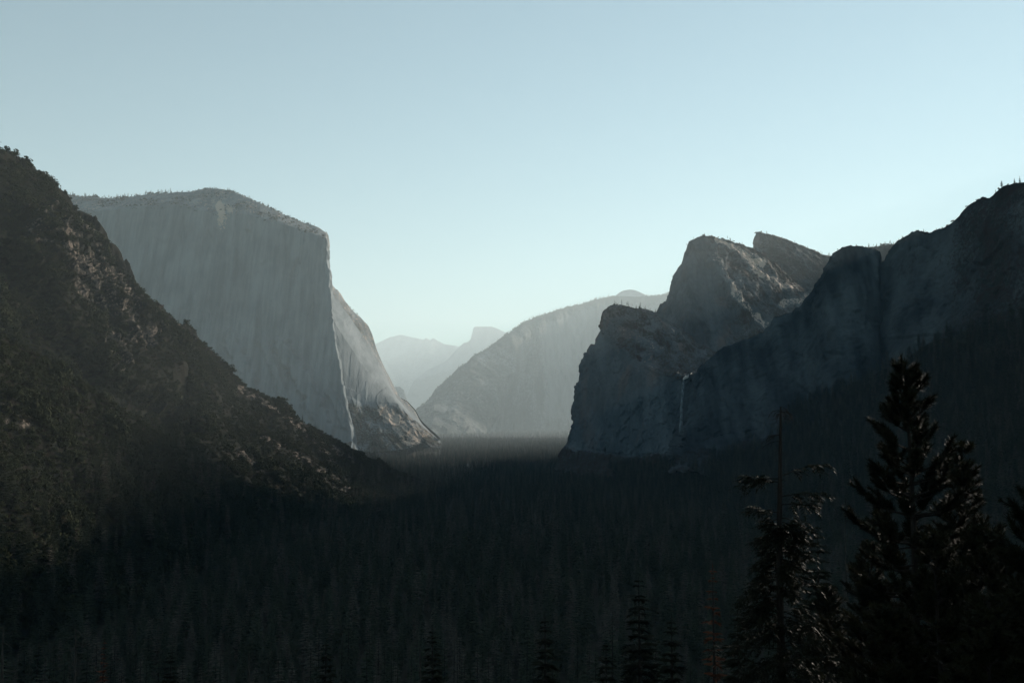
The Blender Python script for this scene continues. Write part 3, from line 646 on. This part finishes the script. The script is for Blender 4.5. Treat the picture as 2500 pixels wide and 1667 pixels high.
# keep the forest off the ground that lies buried under the slopes
def heights_over(V, p):
    """terrain mass height over p on a coarse raster"""
    cs = 25.; v = V.reshape(-1, 3); key = {}
    ix = np.floor(v[:, :2] / cs).astype(int); K = ix[:, 0] * 100003 + ix[:, 1]
    o = np.argsort(v[:, 2]); d = dict(zip(K[o].tolist(), v[o, 2].tolist()))
    q = np.floor(p[:, :2] / cs).astype(int); Q = q[:, 0] * 100003 + q[:, 1]
    return np.array([d.get(k, -99) for k in Q.tolist()])
bur = np.zeros(len(FOREST), bool)
for nm in MASS:
    for Vm in MASS[nm]:
        if Vm[..., 1].min() < 7600: bur |= heights_over(Vm, FOREST) > FOREST[:, 2] + 14
FOREST = FOREST[~bur]
def surf_pts(V, n, w=None):
    a, b, c = V[:-1, :-1], V[1:, :-1], V[:-1, 1:]
    ar = np.linalg.norm(np.cross(b - a, c - a), axis=-1)
    if w is not None: ar = ar * w[:-1, :-1]
    ok = frustum(a[..., 0], a[..., 1]); ar = ar * ok
    pr = (ar / ar.sum()).ravel(); k = RNG.choice(len(pr), n, p=pr); i, j = np.divmod(k, ar.shape[1])
    s, t = RNG.random((2, n, 1))
    return a[i, j] + (b[i, j] - a[i, j]) * s + (c[i, j] - a[i, j]) * t
talus = surf_pts(TALUS, 6500)
# conifers creeping up the lower parts of the left slopes
lw = (LSLOPE[..., 2] < 75) * (1 - LBARE); nw = (NSLOPE[..., 2] < 110) * 1.0
lc = surf_pts(LSLOPE, 1500, lw * sstep(80, 10, LSLOPE[..., 2]) ); nc = surf_pts(NSLOPE, 900, nw * sstep(120, 20, NSLOPE[..., 2]))
FOREST = np.concatenate([FOREST, talus, lc, nc])
sc = RNG.uniform(.55, 1.25, len(FOREST)) * np.where(RNG.random(len(FOREST)) < .10, 1.25, 1)
rz = RNG.uniform(0, 6.283, len(FOREST)); idx = RNG.integers(0, 5, len(FOREST))
# the 300 nearest that stand in view become single trees
tpx, tpy = proj(FOREST + np.column_stack([0 * sc, 0 * sc, sc * 30]))
vis = (tpx > -10) & (tpx < 2510) & (tpy < 1640)
order = np.argsort(np.where(vis, FOREST[:, 1], 1e9)); solo = order[:300]
for i in solo:
    k = int(idx[i])
    tree_from(CON[k], FOREST[i], float(rz[i]), float(sc[i]), 'dark conifer standing in the near edge of the valley forest along the bottom', 'near conifers of the valley forest')
rest = np.ones(len(FOREST), bool); rest[solo] = False
rest &= ~(FOREST[:, 1] < FOREST[solo, 1].min() - 60)

def scatter(name, pts, scale, rz, idx, sources, label, cat):
    me = bpy.data.meshes.new(name); me.vertices.add(len(pts)); me.vertices.foreach_set('co', np.ascontiguousarray(pts, np.float32).ravel())
    for an, ty, va in (('sc', 'FLOAT', scale), ('rz', 'FLOAT', rz), ('idx', 'INT', idx)):
        a = me.attributes.new(an, ty, 'POINT'); a.data.foreach_set('value', np.ascontiguousarray(va, np.float32 if ty == 'FLOAT' else np.int32))
    o = link(bpy.data.objects.new(name, me)); tag(o, label, cat, kind='stuff')
    g = bpy.data.node_groups.new(name, 'GeometryNodeTree')
    g.interface.new_socket('Geometry', in_out='INPUT', socket_type='NodeSocketGeometry'); g.interface.new_socket('Geometry', in_out='OUTPUT', socket_type='NodeSocketGeometry')
    n = g.nodes; l = g.links
    gi, go, ip, jo = n.new('NodeGroupInput'), n.new('NodeGroupOutput'), n.new('GeometryNodeInstanceOnPoints'), n.new('GeometryNodeJoinGeometry')
    for s in reversed(sources):
        oi = n.new('GeometryNodeObjectInfo'); oi.transform_space = 'ORIGINAL'; oi.inputs['Object'].default_value = s; oi.inputs['As Instance'].default_value = True
        l.new(oi.outputs['Geometry'], jo.inputs[0])
    def na(nm, ty):
        a = n.new('GeometryNodeInputNamedAttribute'); a.data_type = ty; a.inputs['Name'].default_value = nm; return a.outputs[0]
    cx = n.new('ShaderNodeCombineXYZ'); l.new(na('rz', 'FLOAT'), cx.inputs[2])
    l.new(gi.outputs[0], ip.inputs['Points']); l.new(jo.outputs[0], ip.inputs['Instance']); ip.inputs['Pick Instance'].default_value = True
    l.new(na('idx', 'INT'), ip.inputs['Instance Index']); l.new(cx.outputs[0], ip.inputs['Rotation'])
    l.new(na('sc', 'FLOAT'), ip.inputs['Scale']); l.new(ip.outputs[0], go.inputs[0])
    md = o.modifiers.new('scatter', 'NODES'); md.node_group = g
    return o
crowns = []
for k in range(5):
    me = CON[k][1]; crowns.append(next(o for o in bpy.data.objects if o.data is me))
scatter('forest', FOREST[rest], sc[rest], rz[rest], idx[rest], crowns, 'dark dense conifer forest carpeting the valley floor and right slope', 'forest')
print('FOREST', rest.sum())

# ---- brush on the two left slopes
sp = surf_pts(LSLOPE, 70000, np.clip(1 - 1.15 * LBARE, .03, 1) * (np.abs(normals(LSLOPE)[..., 2]) > .25))
sn = surf_pts(NSLOPE, 17000, np.clip(1 - 1.3 * NBARE, 0, 1))
BR = np.concatenate([sp, sn]); bs = RNG.uniform(.5, 1.5, len(BR)) * np.where(RNG.random(len(BR)) < .05, 1.4, 1) * 1.45 * (.55 + .8 * sstep(-.1, .35, fbm(BR / 60, 3, 131))); bz = RNG.uniform(0, 6.28, len(BR)); bi = RNG.integers(0, 4, len(BR))
bpx, bpy_ = proj(BR)
near = np.argsort(np.where((bpx > 0) & (bpx < 900) & (bpy_ > 400) & (bpy_ < 1250), BR[:, 1] / bs, 1e9))[:300]
for i in near:
    o = bpy.data.objects.new('shrub', SHR[int(bi[i])]); COL.objects.link(o); o.location = BR[i]; o.rotation_euler = (0, 0, float(bz[i])); o.scale = (float(bs[i]),) * 3
    tag(o, 'dark olive shrub in the brush covering the nearer left shoulder', 'shrub', 'shrubs on the nearer left shoulder')
rb2 = np.ones(len(BR), bool); rb2[near] = False
ssrc = [next(o for o in bpy.data.objects if o.data is me) for me in SHR]
scatter('brush', BR[rb2], bs[rb2], bz[rb2], bi[rb2], ssrc, 'dark scrubby brush blanketing the left slopes', 'brush')

# ---- trees along the far rims (one far-off fringe)
def rim(sky, px0, px1, n, h0, h1, dep=(0, 60), drop=.12):
    sx, sy = proj(sky); ok = np.where((sx > px0) & (sx < px1))[0]
    i = RNG.choice(ok, n); p = sky[i].copy(); dy = RNG.uniform(dep[0], dep[1], n); p[:, 1] += dy
    p[:, 2] -= 1.5; p[:, 0] += RNG.normal(0, 2, n)
    return p, RNG.uniform(h0, h1, n) / 30
def topw(V, n):
    p = surf_pts(V, n, sstep(-.1, .25, fbm(V / 110, 3, 305)) * (proj(V)[0] < 790)); return p, RNG.uniform(6, 15, n) / 30
parts = [rim(EL_SKY, 150, 420, 150, 10, 24, (-4, 4)), rim(EL_SKY, 420, 560, 50, 7, 14, (-4, 4)), rim(EL_SKY, 555, 760, 110, 7, 16, (-4, 4)), topw(EL_TOP, 900), rim(EL_SKY, 760, 900, 16, 7, 13, (0, 8)),
         rim(S_SKY, 1010, 1240, 120, 24, 44, (0, 140)), rim(S_SKY, 1230, 1500, 300, 32, 62, (0, 160)), rim(S_SKY, 1570, 1640, 50, 40, 66, (0, 120)),
         rim(LO_SKY, 1490, 1610, 44, 8, 18, (-12, 25)), rim(MI_SKY, 1680, 1850, 40, 6, 14, (-5, 25)), rim(HI_SKY, 1846, 2040, 46, 7, 16, (-5, 30)),
         rim(NO_SKY, 2100, 2220, 60, 14, 24, (-10, 60)), rim(WA_SKY, 2160, 2500, 34, 4, 10, (-3, 10)), rim(WA_SKY, 1700, 2150, 40, 2, 6, (-3, 6))]
RP = np.concatenate([a for a, _ in parts]); RS = np.concatenate([b for _, b in parts])
RI = RNG.choice([0, 1, 1, 2, 3, 4], len(RP)); RS = RS * np.where(RI > 1, 30 / 5.5, 1.0) * np.where(RI > 1, .62, 1) * RNG.uniform(.6, 1.25, len(RP))
scatter('treeline', RP, RS, RNG.uniform(0, 6.28, len(RP)), RI, [crowns[2], crowns[4]] + ssrc[:3], 'fringe of tiny trees along the crests of the far cliffs and ridges', 'treeline')

# ---- single trees on the ridges
def on(px, py, D): return P(px, py, D).reshape(3)
def ridge_tree(px, py_top, py_base, D, k, label, wide=1.0):
    p = on(px, py_base, D); h = (py_base - py_top) / F * D
    e = tree_from(CON[k], p, px, (h / 30 * wide, h / 30 * wide, h / 30), label); return e
ridge_tree(738, 1008, 1036, 1840, 0, 'lone pointed conifer on the skyline of the left slope against the pale cliff')
ridge_tree(909, 1104, 1134, 2040, 0, 'small conifer near the foot of the left slope above the valley forest')
ridge_tree(43, 374, 398, 1266, 2, 'small thin tree on the skyline near the top of the left slope')
ridge_tree(76, 396, 412, 1280, 2, 'second little tree lower down the skyline of the left slope', 1.3)
ridge_tree(2446, 440, 462, 1820, 4, 'bushy little tree on the skyline of the right wall, left of a pair', 1.5)
ridge_tree(2477, 434, 454, 1790, 2, 'left tree of a small pair on the crest of the right wall', 1.1)
ridge_tree(2490, 428, 452, 1775, 0, 'right and taller tree of a small pair on the crest of the right wall', 1.1)

# ---- foreground trees
def gz(x, y): return float(ground_z(np.array([x]), np.array([y]))[0])
def stand(px, py_top, D):
    """base on the slope below the viewpoint and height of a tree whose tip shows at that bearing"""
    t = on(px, py_top, D); z = gz(t[0], t[1]); return (t[0], t[1], z), t[2] - z

def needle_tuft(mb, p, d, L, n, rnd, ln=.26, wd=.016):
    """bottlebrush of long needles around a twig"""
    d = d / np.linalg.norm(d); a = np.cross(d, (0.1, .2, 1.)); a /= np.linalg.norm(a); b = np.cross(d, a)
    th = np.array([rnd.uniform(0, 6.283) for _ in range(n)]); t = np.array([rnd.random() ** .8 for _ in range(n)])
    r1 = np.array([rnd.uniform(.6, 1.0) for _ in range(n)]); r2 = np.array([rnd.uniform(.15, .9) for _ in range(n)]); ll = np.array([rnd.uniform(.65, 1.15) for _ in range(n)]) * ln
    o = np.cos(th)[:, None] * a + np.sin(th)[:, None] * b
    dr = o * r1[:, None] + d * (r2 * (1 + .6 * t))[:, None]; dr /= np.linalg.norm(dr, axis=1)[:, None]
    q = p + d * L * t[:, None]; s = np.cross(dr, o + .3 * d); s = s / (np.linalg.norm(s, axis=1)[:, None] + 1e-9) * wd
    e = q + dr * ll[:, None]; n0 = len(mb.v)
    mb.v.extend(np.stack([q - s, q + s, e + s * .4, e - s * .4], 1).reshape(-1, 3))
    mb.f.extend([(n0 + 4 * k, n0 + 4 * k + 1, n0 + 4 * k + 2, n0 + 4 * k + 3) for k in range(n)])

def pine(seed, h, crown_len, rmax, whorls, name, label, loc, shape, tuft_n=100, wd=.02, ln=.34):
    rnd = random.Random(seed); t = MB(); c = MB()
    ax = lambda z: np.array([.25 * math.sin(z * .13 + seed), .2 * math.sin(z * .09 + 2 * seed), z])
    zs = np.linspace(-1.5, h - .3, 22); t.tube([ax(z) for z in zs], [.36 * (1 - max(z, 0) / h) ** .8 * h / 34 + .03 for z in zs], 9)
    for i in range(whorls):
        f = max(.03, (i + rnd.uniform(.3, .9)) / whorls)                  # 0 = tip, 1 = lowest
        z = h - .2 - crown_len * f ** 1.1
        R = rmax * shape(f); nb = rnd.randint(5, 7); a0 = rnd.uniform(0, 6.28)
        for b in range(nb):
            a = a0 + 6.283 * b / nb + rnd.uniform(-.4, .4); L = max(.55, R * rnd.uniform(.55, 1.15))
            el = 1.05 - .95 * min(1, f * 2.2) + rnd.uniform(-.15, .15)         # branch rises steeply near the tip
            base = ax(z + rnd.uniform(-.25, .25)); K = 6; pts = [base]; hd = np.array([math.cos(a), math.sin(a), 0]); up = np.array([0, 0, 1.])
            for k in range(1, K + 1):
                ek = el - .25 * math.sin(3.1 * k / K) + .75 * (k / K) ** 2; pts.append(pts[-1] + (hd * math.cos(ek) + up * math.sin(ek)) * L / K)
            t.tube(pts, [.055 * (L / 2.5) ** .7 * (1 - .8 * k / K) + .01 for k in range(K + 1)], 5)
            m = max(3, int(L * 4.2))
            for k in range(m):
                q = 1 - (k / m) * (.62 if L > 1 else .5); j = min(K - 1, int(q * K)); w = q * K - j; p = pts[j] * (1 - w) + pts[j + 1] * w
                ang = a + (0 if k == 0 else rnd.uniform(-1.2, 1.2)); l2 = rnd.uniform(.5, 1.05) * (1 if L > 1.2 else .75)
                td = np.array([math.cos(ang), math.sin(ang), rnd.uniform(.5, 1.6)]); td /= np.linalg.norm(td)
                if k: t.tube([p, p + td * l2 * .85], [.016, .008], 3)
                needle_tuft(c, p, td, l2, int(tuft_n * (.6 + .5 * l2)), rnd, ln, wd)
    for k in range(4): needle_tuft(c, ax(h - 1.5 + .33 * k), np.array([.05, 0, 1.]), .42, tuft_n, rnd, ln * (1 - .12 * k), wd)
    e = empty(name, loc)
    for nm, mb, m in (('trunk', t, M_bark), ('crown', c, M_pine)):
        o = bpy.data.objects.new(nm, mb.mesh(nm, m)); COL.objects.link(o); o.parent = e
    tag(e, label, 'tree'); return e

loc, h = stand(2207, 900, 62)
pine(5, h, 27, 5.3, 26, 'pine_tree', 'tall dark pine with tufted branches, its pointed top above all other near trees', loc,
     lambda f: min(1, .10 + 1.45 * f), 110)
loc, h = stand(2352, 1095, 66)
pine(8, h, 22, 3.4, 22, 'pine_tree', 'narrower dark pine just right of the tallest near pine', loc, lambda f: min(1, .14 + 1.5 * f), 90)
loc, h = stand(2590, 1060, 48)
pine(9, h, 20, 4.6, 20, 'pine_tree', 'black pine cut off by the right edge of the photo', loc, lambda f: min(1, .12 + 1.4 * f), 90)
smalls = [(2130, 1330, 92, 3.2, 'low dark pine in front of the gap left of the tallest pine'), (2290, 1330, 54, 3.4, 'squat dark pine at the foot of the tallest near pine'),
          (2420, 1290, 58, 3.2, 'dark pine between the narrow pine and the right edge pine'), (2180, 1500, 50, 3.0, 'low pine nearest the bottom edge under the tallest pine'),
          (2010, 1440, 84, 3.2, 'dark bushy pine just right of the dead-topped fir'), (2400, 1500, 44, 3.0, 'low dark pine in the bottom right corner')]
for k, (px_, py_, D_, r_, lb) in enumerate(smalls):
    loc, h = stand(px_, py_, D_)
    pine(20 + k, h, min(h * .85, 16), r_, 16, 'pine_tree', lb, loc, lambda f: min(1, .16 + 1.5 * f), 90, .022)

# dead-topped fir
def dead_top(loc, h):
    rnd = random.Random(31); t = MB(); c = MB(); dd = t
    ax = lambda z: np.array([.10 * math.sin(z * .2) - .012 * (h - z), 0, z])
    zs = np.linspace(-1.5, h, 24); t.tube([ax(z) for z in zs], [.40 * (1 - max(z, 0) / h) ** .7 + .06 for z in zs], 9)
    def curl(p, a, L, r, up, sag, sub=True, mb=None):
        pts = [np.array(p)]; d = np.array([math.cos(a), math.sin(a), up])
        for k in range(6):
            d = d + np.array([rnd.uniform(-.25, .25), rnd.uniform(-.25, .25), -sag + rnd.uniform(-.15, .15)]); d /= np.linalg.norm(d)
            pts.append(pts[-1] + d * L / 6)
        (mb or dd).tube(pts, [r * (1 - .8 * k / 6) for k in range(7)], 4)
        if sub:
            for k in range(2, 7):
                for _ in range(2): curl(pts[k], a + rnd.uniform(-1.4, 1.4), L * rnd.uniform(.25, .45), r * .45, rnd.uniform(-.5, .3), .25, False, mb)
        return pts
    for k in range(9): curl(ax(h - rnd.uniform(.05, .7)), k * .75 + rnd.random(), rnd.uniform(.8, 1.5), .035, .35, .32)
    for k in range(5): curl(ax(h - 2.2 - rnd.uniform(0, .5)), 3.0 + rnd.uniform(-.9, .9), rnd.uniform(.9, 1.7), .03, .1, .12)
    for k in range(26): curl(ax(h - rnd.uniform(2.2, 9)), rnd.uniform(0, 6.28), rnd.uniform(.3, .8), .018, .1, .1, False)
    # a few surviving branches
    def live(z, a, L, dens=1.0, sag=.05):
        pts = curl(ax(z), a, L, .05, .12, sag, False, t)
        for k in range(2, 7):
            for _ in range(int(6 * dens)):
                d = np.array([math.cos(a) + rnd.uniform(-1, 1), math.sin(a) + rnd.uniform(-1, 1), rnd.uniform(-.7, .25)])
                p = pts[k] + np.array([rnd.uniform(-.2, .2) for _ in range(3)])
                spray(c, p, d, rnd.uniform(.6, 1.2), .36, rnd, .35, 4)
    for z, a, L in ((5.4, .2, 4.0), (5.6, 3.3, 2.6), (5.9, 2.9, 2.8), (7.0, .1, 3.2), (7.6, 5.9, 2.6), (8.2, 3.4, 2.2), (8.6, .3, 3.0)):
        live(h - z, a, L, 1.1)
    z = h - 9
    while z > h * .12:
        f = (h - 9 - z) / (h - 9); R = 1.5 + 4.4 * min(1, f * 1.7)
        for b in range(6):
            if rnd.random() < .15: continue
            live(z + rnd.uniform(-.3, .3), rnd.uniform(0, 6.28), R * rnd.uniform(.45, 1.25), .85, .10)
        z -= .72
    e = empty('fir_tree', loc)
    for nm, mb, m in (('trunk', t, M_bark), ('crown', c, M_fir)):
        o = bpy.data.objects.new(nm, mb.mesh(nm, m)); COL.objects.link(o); o.parent = e
    tag(e, 'tall ragged fir with a bare dead top left of the tallest near pine', 'tree')
loc, h = stand(1903, 992, 78); dead_top(loc, h)

# rusty dying conifers
DEADC = conifer(301, 30, 3.4, 32, 6, .15, .3, .55, 6, .3)
dm = (DEADC[0].mesh('trunk', M_bark), DEADC[1].mesh('crown', M_needle_dead))
for px_, py_, D_, lb in ((1740, 1378, 150, 'rust red dying conifer left of the dead-topped fir'), (255, 1560, 330, 'small rust brown dying conifer near the bottom left snag')):
    loc, h = stand(px_, py_, D_); tree_from(dm, loc, 1.0, (h / 30 * .9, h / 30 * .9, h / 30), lb)
# dark firs standing before the forest at the bottom
fm = []
for k in range(3):
    t, c = conifer(320 + k, 30, 4.8, 38, 8, .1, .35, .55, 7, .12); fm.append((t.mesh('trunk', M_bark), c.mesh('crown', M_fir)))
firs = [(1560, 1400, 175, 'dark fir left of the rust red conifer'), (1640, 1500, 130, 'lower dark fir at the bottom between two taller firs'), (1058, 1528, 200, 'dark fir tip rising from the bottom edge near the middle'),
        (795, 1560, 210, 'dark fir tip rising from the bottom edge beside the middle snag'), (1330, 1500, 200, 'dark fir rising from the bottom right of the middle'), (1990, 1290, 150, 'slim dark fir behind the dead-topped fir, on its right side'),
        (1480, 1560, 150, 'short dark fir tip at the bottom, left of the rust red tree'), (1800, 1480, 105, 'dark fir close below the dead-topped fir'), (420, 1580, 230, 'dark fir tip at the bottom between the two left snags')]
for k, (px_, py_, D_, lb) in enumerate(firs):
    loc, h = stand(px_, py_, D_); tree_from(fm[k % 3], loc, k * 1.1, h / 30, lb)

# snags
def snag(seed, loc, h, label, twigs=26, L0=2.2):
    rnd = random.Random(seed); t = MB(); b = MB()
    zs = np.linspace(-1, h, 12); ax = lambda z: np.array([.15 * math.sin(z * .3 + seed), .1 * math.sin(z * .23), z])
    t.tube([ax(z) for z in zs], [.28 * (1 - max(0, z) / h) + .05 for z in zs], 7)
    def br(p, a, L, r, lev):
        pts = [np.array(p)]; d = np.array([math.cos(a), math.sin(a), rnd.uniform(-.1, .5)])
        for k in range(5):
            d = d + np.array([rnd.uniform(-.3, .3), rnd.uniform(-.3, .3), rnd.uniform(-.32, .18)]); d /= np.linalg.norm(d); pts.append(pts[-1] + d * L / 5)
        b.tube(pts, [r * (1 - .8 * k / 5) for k in range(6)], 4)
        if lev:
            for k in range(1, 6):
                br(pts[k], a + rnd.uniform(-1.2, 1.2), L * rnd.uniform(.25, .5), r * .5, lev - 1)
    for k in range(twigs):
        br(ax(h - 12 * (k / twigs) ** 1.2 - rnd.uniform(0, .3)), rnd.uniform(0, 6.28), L0 * rnd.uniform(.4, 1.15), .04, 1)
    e = empty('dead_tree', loc)
    for nm, mb in (('trunk', t), ('branches', b)):
        o = bpy.data.objects.new(nm, mb.mesh(nm, M_snag)); COL.objects.link(o); o.parent = e
    tag(e, label, 'dead tree')
for k, (px_, py_, D_, lb, tw, l0) in enumerate([(184, 1532, 95, 'bare grey snag with many curling branches at the bottom left', 30, 2.6), (1024, 1580, 90, 'bare pale snag tip at the bottom edge near the middle', 9, 1.3), (612, 1592, 100, 'thin bare snag tip left of the middle at the bottom edge', 10, 1.2), (14, 1530, 85, 'bare snag at the very bottom left corner', 14, 1.8),
                                       (2062, 1215, 190, 'thin standing dead trunk between the dead-topped fir and tallest pine', 12, 1.0)]):
    loc, h = stand(px_, py_, D_); snag(40 + k, loc, h, lb, tw, l0)

# ------------------------------------------------------------------ waterfall
m, t = nt('falling_water'); b = NB(t)
pb = b.n('ShaderNodeBsdfPrincipled'); pb.inputs['Roughness'].default_value = .6
b.l(b.mix(b.mrange(b.noise((1 / 4, 1 / 4, 1 / 40), 6), .3, .7), (.10, .115, .12), (.24, .26, .27)), pb.inputs['Base Color'])
tr = b.n('ShaderNodeBsdfTransparent'); mx = b.n('ShaderNodeMixShader')
b.l(b.mrange(b.noise((1 / 3, 1 / 3, 1 / 45), 5), .3, .6, .25, .85), mx.inputs[0]); b.l(tr.outputs[0], mx.inputs[1]); b.l(pb.outputs[0], mx.inputs[2])
o = b.n('ShaderNodeOutputMaterial'); b.l(mx.outputs[0], o.inputs[0]); M_water = m
m, t = nt('white_water'); b = NB(t)
pb = b.n('ShaderNodeBsdfPrincipled'); pb.inputs['Roughness'].default_value = .5
b.l(b.mix(b.noise((1 / 3, 1 / 3, 1 / 3), 5), (.6, .55, .48), (.85, .83, .8)), pb.inputs['Base Color'])
tr = b.n('ShaderNodeBsdfTranslucent'); tr.inputs[0].default_value = (.85, .80, .70, 1); mx = b.n('ShaderNodeMixShader'); mx.inputs[0].default_value = .45
b.l(pb.outputs[0], mx.inputs[1]); b.l(tr.outputs[0], mx.inputs[2])
o = b.n('ShaderNodeOutputMaterial'); b.l(mx.outputs[0], o.inputs[0]); M_white = m
wf = empty('waterfall', on(1668, 926, 2420))
base = np.array(wf.location)
mb = MB(); cen = [(1670, 924, 2428), (1667.5, 940, 2402), (1666, 965, 2395), (1664, 995, 2388), (1663, 1025, 2378), (1662, 1055, 2366), (1661, 1086, 2354), (1661, 1112, 2340)]
wid = [1.6, 2.0, 2.6, 3.2, 3.8, 4.4, 5.2, 6]
rows = []
for (a, c, D), w in zip(cen, wid):
    p = on(a, c, D) - base; rows.append([p + np.array([math.cos(q) * w, math.sin(q) * w * .5, 0]) for q in np.linspace(0, 6.283, 13)[:-1]])
Vw = np.array(rows).reshape(-1, 3); fw = [(i * 12 + j, i * 12 + (j + 1) % 12, (i + 1) * 12 + (j + 1) % 12, (i + 1) * 12 + j) for i in range(len(cen) - 1) for j in range(12)]
o = bpy.data.objects.new('falling_water', mesh_from('falling_water', Vw, np.array(fw), [M_water], None, True)); COL.objects.link(o); o.parent = wf
# sunlit stream running to the lip
mb = []; sc_ = [(1667, 926, 2424, 2, 2), (1670, 925, 2428, 5, 5), (1674, 923.5, 2436, 6, 7.5), (1677, 922.5, 2441, 5, 4.5), (1681, 920.5, 2448, 7, 7), (1684, 919, 2452, 5, 5), (1688, 917, 2460, 7, 8), (1691, 916, 2464, 3, 3)]
Vs = []
for (a, c, D, w, hh) in sc_:
    p = on(a, c, D) - base; Vs += [p + np.array([-w * .2, -w, -1.5]), p + np.array([-w * .1, -w * .75, hh * .6]), p + np.array([0, -w * .3, hh]), p + np.array([w * .2, w * .4, hh * .9]), p + np.array([w * .3, w, -1])]
fs = [(i * 5 + j, i * 5 + j + 1, (i + 1) * 5 + j + 1, (i + 1) * 5 + j) for i in range(len(sc_) - 1) for j in range(4)]
o = bpy.data.objects.new('stream', mesh_from('stream', np.array(Vs), np.array(fs), [M_white], None, True)); COL.objects.link(o); o.parent = wf
tag(wf, 'thin white waterfall dropping from a bright lip down the shaded cliff', 'waterfall')

# ------------------------------------------------------------------ haze
lo_z = -8.0
bx = np.array([(x, y, z) for z in (lo_z, 4200) for y in (-3000, 39990) for x in (-25000, 25000)], float)
hf = np.array([(0, 2, 3, 1), (4, 5, 7, 6), (0, 1, 5, 4), (1, 3, 7, 5), (3, 2, 6, 7), (2, 0, 4, 6)])
m, t = nt('haze'); b = NB(t)
pv = b.n('ShaderNodeVolumePrincipled'); pv.inputs['Color'].default_value = (*HAZE_COLOR, 1); pv.inputs['Density'].default_value = HAZE_DENSITY
pv.inputs['Anisotropy'].default_value = HAZE_G
o = b.n('ShaderNodeOutputMaterial'); b.l(pv.outputs[0], o.inputs['Volume'])
hz = link(bpy.data.objects.new('haze', mesh_from('haze', bx, hf, [m]))); tag(hz, 'thin blue morning haze filling the valley', 'haze', kind='stuff')
